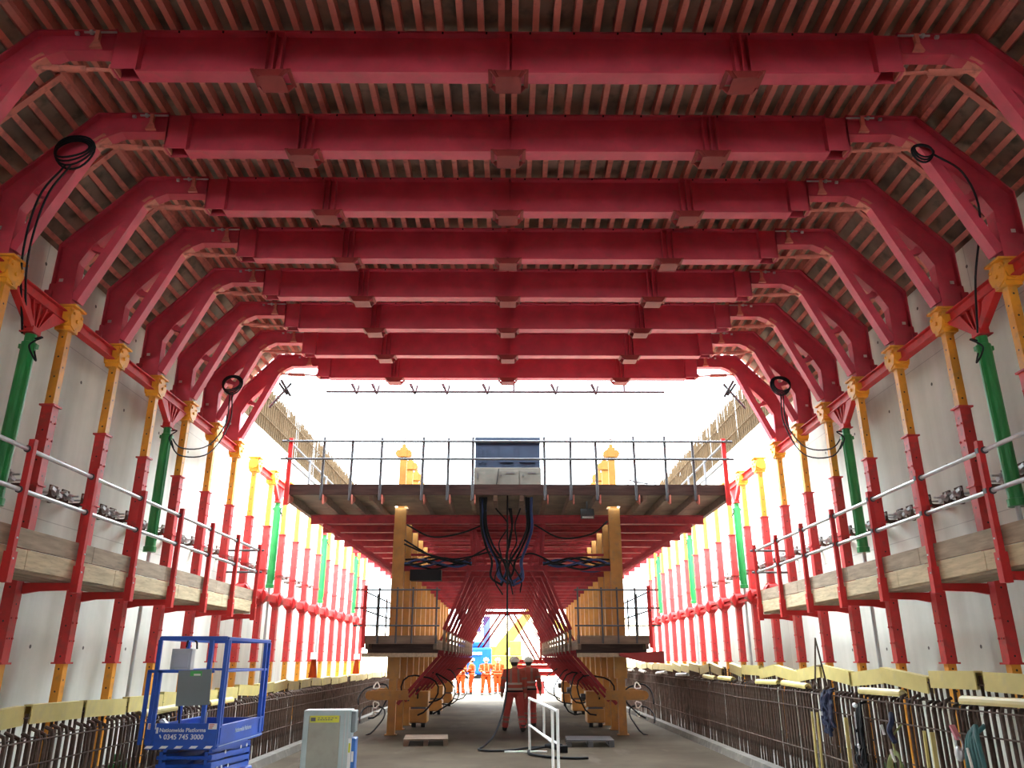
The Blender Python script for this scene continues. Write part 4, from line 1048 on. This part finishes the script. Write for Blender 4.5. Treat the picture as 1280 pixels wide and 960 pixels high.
coil((-6.05, 16.3, 7.45), .22, [[(-.03, 0, -.2), (.0, -.1, -.9), (-.05, -.8, -1.6), (-.25, -1.6, -1.85), (-.32, -2.05, -1.65)], [(.02, 0, -.2), (.08, -.1, -.9), (.0, -.8, -1.75), (-.25, -1.6, -2.0), (-.32, -2.05, -1.75)]], 'black cable coil on the far left roof arch looping to a green jack')
coil((6.02, 16.3, 7.45), .22, [[(.03, 0, -.2), (.0, -.1, -.9), (.05, -.8, -1.6), (.25, -1.6, -1.85), (.34, -2.05, -1.65)], [(-.02, 0, -.2), (-.06, -.1, -.9), (.0, -.8, -1.75), (.25, -1.6, -2.0), (.34, -2.05, -1.75)]], 'black cable coil on the far right roof arch looping to a green jack')

# scaffold tube hung at the roof opening
r = thing('hanging_scaffold_rail', 'grey scaffold tube hung on clamps below the last roof beam against the sky', 'scaffold rail', (0, 18.45, 8.02))
part('tube', MB().cyl((-4.5, 0, 0), (3.9, 0, 0), .032, 8), TUBE, r)
for x in (-3.85, -3.35, -2.4, -1.6, -.6, 1.1, 2.1):
    part('drop_clamp', MB().cyl((x, -.03, .17), (x+.1, .02, -.06), .030, 8).cyl((x-.02, -.03, .2), (x+.03, -.02, .1), .04, 8).cyl((x+.10, .02, -.05), (x+.15, .02, .17), .026, 8), TUBE, r)
for x in (.15, 2.9): part('drop_clamp', MB().cyl((x, 0, -.03), (x, 0, .2), .026, 8), TUBE, r)
for s in (-1, 1):
    r = thing('edge_scaffold', 'crossed grey scaffold tubes clamped at the %s corner of the roof opening' % SD[s], 'scaffold tubes', (s*5.45, 18.14, 8.15))
    part('tube', MB().cyl((s*.42, .3, -.55), (-s*.14, .05, -.0), .03, 8), TUBE, r)
    part('tube', MB().cyl((-s*.16, .0, -.35), (s*.10, .0, .06), .032, 8).cyl((-s*.08, -.02, -.32), (s*.14, -.02, -.02), .028, 8), TUBE, r)

# ---------------------------------------------------------------- far background
r = thing('tracked_excavator', 'yellow excavator with raised boom seen through the far mouth of the gantry', 'excavator', (-.3, 56, 0))
k = MB(); k.bx(-1.5, -.9, -2, 2, 0, .8); k.bx(.9, 1.5, -2, 2, 0, .8); part('track', k, TYRE, r, bevel=.15)
k = MB(); k.bx(-1.4, 1.3, -1.6, 2.2, .95, 2.0); k.bx(-1.2, .4, .5, 2.2, 2.0, 2.6); part('upper_body', k, YMACH, r, bevel=.06)
k = MB(); k.bx(.45, 1.25, -1.3, .3, 2.0, 2.9); part('cab', k, YMACH, r, bevel=.05)
k = MB(); k.prism([(-.6, 1.9), (.0, 1.9), (2.3, 5.0), (1.9, 5.3), (-.4, 2.7)], -.3, .2); k.prism([(1.7, 5.3), (2.3, 5.4), (4.8, 3.4), (4.5, 3.2)], -.25, .15); part('boom', k, YMACH, r)
k = MB(); k.cyl((.6, -.4, 1.9), (1.7, -.4, 4.1), .09, 10); part('ram', k, CHR, r)
r = thing('blue_piling_machine', 'bright blue machine body behind the distant orange workers', 'machine', (-1.7, 50, 0))
k = MB(); k.bx(-1.4, .75, -1, 1, .9, 2.4); k.bx(-1.2, .3, -.8, .8, 2.4, 2.75); part('hull', k, MBLUE, r, bevel=.1)
k = MB(); k.bx(-.3, .1, -.9, -.8, 3.3, 3.9); k.bx(.25, .65, -.3, .3, 2.4, 4.2); part('mast', k, mat('violet_blue', (.04, .05, .16), .7, spec=.1), r)
k = MB(); 
for x in (-1, 0, .6): k.cyl((x, -.6, .45), (x, .6, .45), .45, 16)
part('wheels', k, TYRE, r)
k = MB(); k.bx(-1.3, .2, -1.05, -1.0, 2.0, 2.15); part('white_band', k, LGREY, r)
r = thing('red_beam_stack', 'stack of red steel beams on trestles at the far mouth, right of the walking pair', 'beam stack', (1.75, 46, 0))
for q, z in enumerate((1.0, 1.35, 1.62)): part('beam', MB().ibeam((-1.3, 0, z), (1.25, 0, z), .24, .3, .03, .02), FRED, r)
part('trestle', MB().bx(-1.1, -.95, -.3, .3, 0, .87).bx(.9, 1.05, -.3, .3, 0, .87), WHT, r)
k = MB(); k.bx(-.35, .25, -.6, -.35, .0, .62); part('red_box', k, FRED, r)
r = thing('cable_reel', 'pale round cable reel and frame at the far mouth beside the red beams', 'cable reel', (3.0, 43, 0))
k = MB()
for q in range(3): k.tube(circ((0, q*.15, .75), .55-.12*q, 20, 'xz'), .03, 6, True)
part('reel', k, LGREY, r); part('frame', MB().bar((-.5, .1, 0), (0, .1, .75), .05, .05).bar((.5, .1, 0), (0, .1, .75), .05, .05).box((0.2, 0, 1.15), (.3, .2, .25)), WHT, r)
r = thing('white_barrier', 'low white site barrier across the far mouth behind the orange workers', 'barrier', (0, 47.8, 0))
for q in range(9):
    x = -3.4+q*.85; part('barrier_panel', MB().prism([(x, 0), (x+.8, 0), (x+.8, .7), (x, .7)], -.12, .12), WHT, r)
r = thing('lattice_gantry', 'pale steel lattice frame standing far behind on the open site', 'lattice frame', (2.2, 60, 0))
k = MB()
for x in (-1.2, 0, 1.2): k.bar((x, 0, 0), (x, 0, 3.4), .08, .08, (0, 1, 0))
for z in (1.2, 2.3, 3.4): k.bar((-1.2, 0, z), (1.2, 0, z), .08, .08)
for x in (-1.2, 0): k.bar((x, 0, 1.2), (x+1.2, 0, 2.3), .05, .05); k.bar((x+1.2, 0, 2.3), (x, 0, 3.4), .05, .05)
part('lattice', k, LGREY, r)
# traffic cones standing between the far left props
for n, y in enumerate((25.4, 32.6)):
    r = thing('warning_post', 'orange and white banded post behind the left bars, %s from the camera end' % ORD[n], 'warning post', (-5.9, y, .0), 'orange banded posts by the left wall')
    part('cone', MB().tube([(0, 0, .9), (0, 0, 1.75)], [.17, .07], 12), ORG, r); part('band', MB().tube([(0, 0, 1.75), (0, 0, 1.95)], [.12, .11], 12), WHT, r); part('stand', MB().bx(-.2, .2, -.2, .2, .06, .10).cyl((0, 0, .1), (0, 0, .9), .04, 8), DKST, r)

# ---------------------------------------------------------------- light, camera
w = bpy.data.worlds.new('overcast'); bpy.context.scene.world = w; w.use_nodes = True
nt = w.node_tree; bgn = nt.nodes['Background']
tc = nt.nodes.new('ShaderNodeTexCoord'); sp_ = nt.nodes.new('ShaderNodeSeparateXYZ'); nt.links.new(tc.outputs['Generated'], sp_.inputs[0])
cr = nt.nodes.new('ShaderNodeValToRGB'); cr.color_ramp.elements[0].position = .0; cr.color_ramp.elements[0].color = (.84, .94, .98, 1); cr.color_ramp.elements[1].position = .8; cr.color_ramp.elements[1].color = (.82, .93, 1, 1)
nt.links.new(sp_.outputs['Z'], cr.inputs['Fac']); nt.links.new(cr.outputs[0], bgn.inputs['Color']); mr = nt.nodes.new('ShaderNodeMapRange'); nt.links.new(sp_.outputs['Z'], mr.inputs['Value'])
mr.inputs['From Min'].default_value = .36; mr.inputs['From Max'].default_value = .70; mr.inputs['To Min'].default_value = 7; mr.inputs['To Max'].default_value = 62
nt.links.new(mr.outputs[0], bgn.inputs['Strength'])
sc = bpy.context.scene
cam = bpy.data.cameras.new('camera'); co = bpy.data.objects.new('camera', cam); C.objects.link(co); sc.camera = co
cam.sensor_fit = 'HORIZONTAL'; cam.sensor_width = 36; cam.lens = 980/1280*36; cam.clip_start = .1; cam.clip_end = 500
co.location = (0, 0, 1.75); co.rotation_euler = (PI/2+math.radians(19.35), 0, -.0058)
sc.view_settings.view_transform = 'Standard'; sc.view_settings.look = 'None'; sc.view_settings.gamma = 1; sc.view_settings.use_curve_mapping = False
sc.view_settings.exposure = 0.0
sc.cycles.diffuse_bounces = 8; sc.cycles.max_bounces = 12
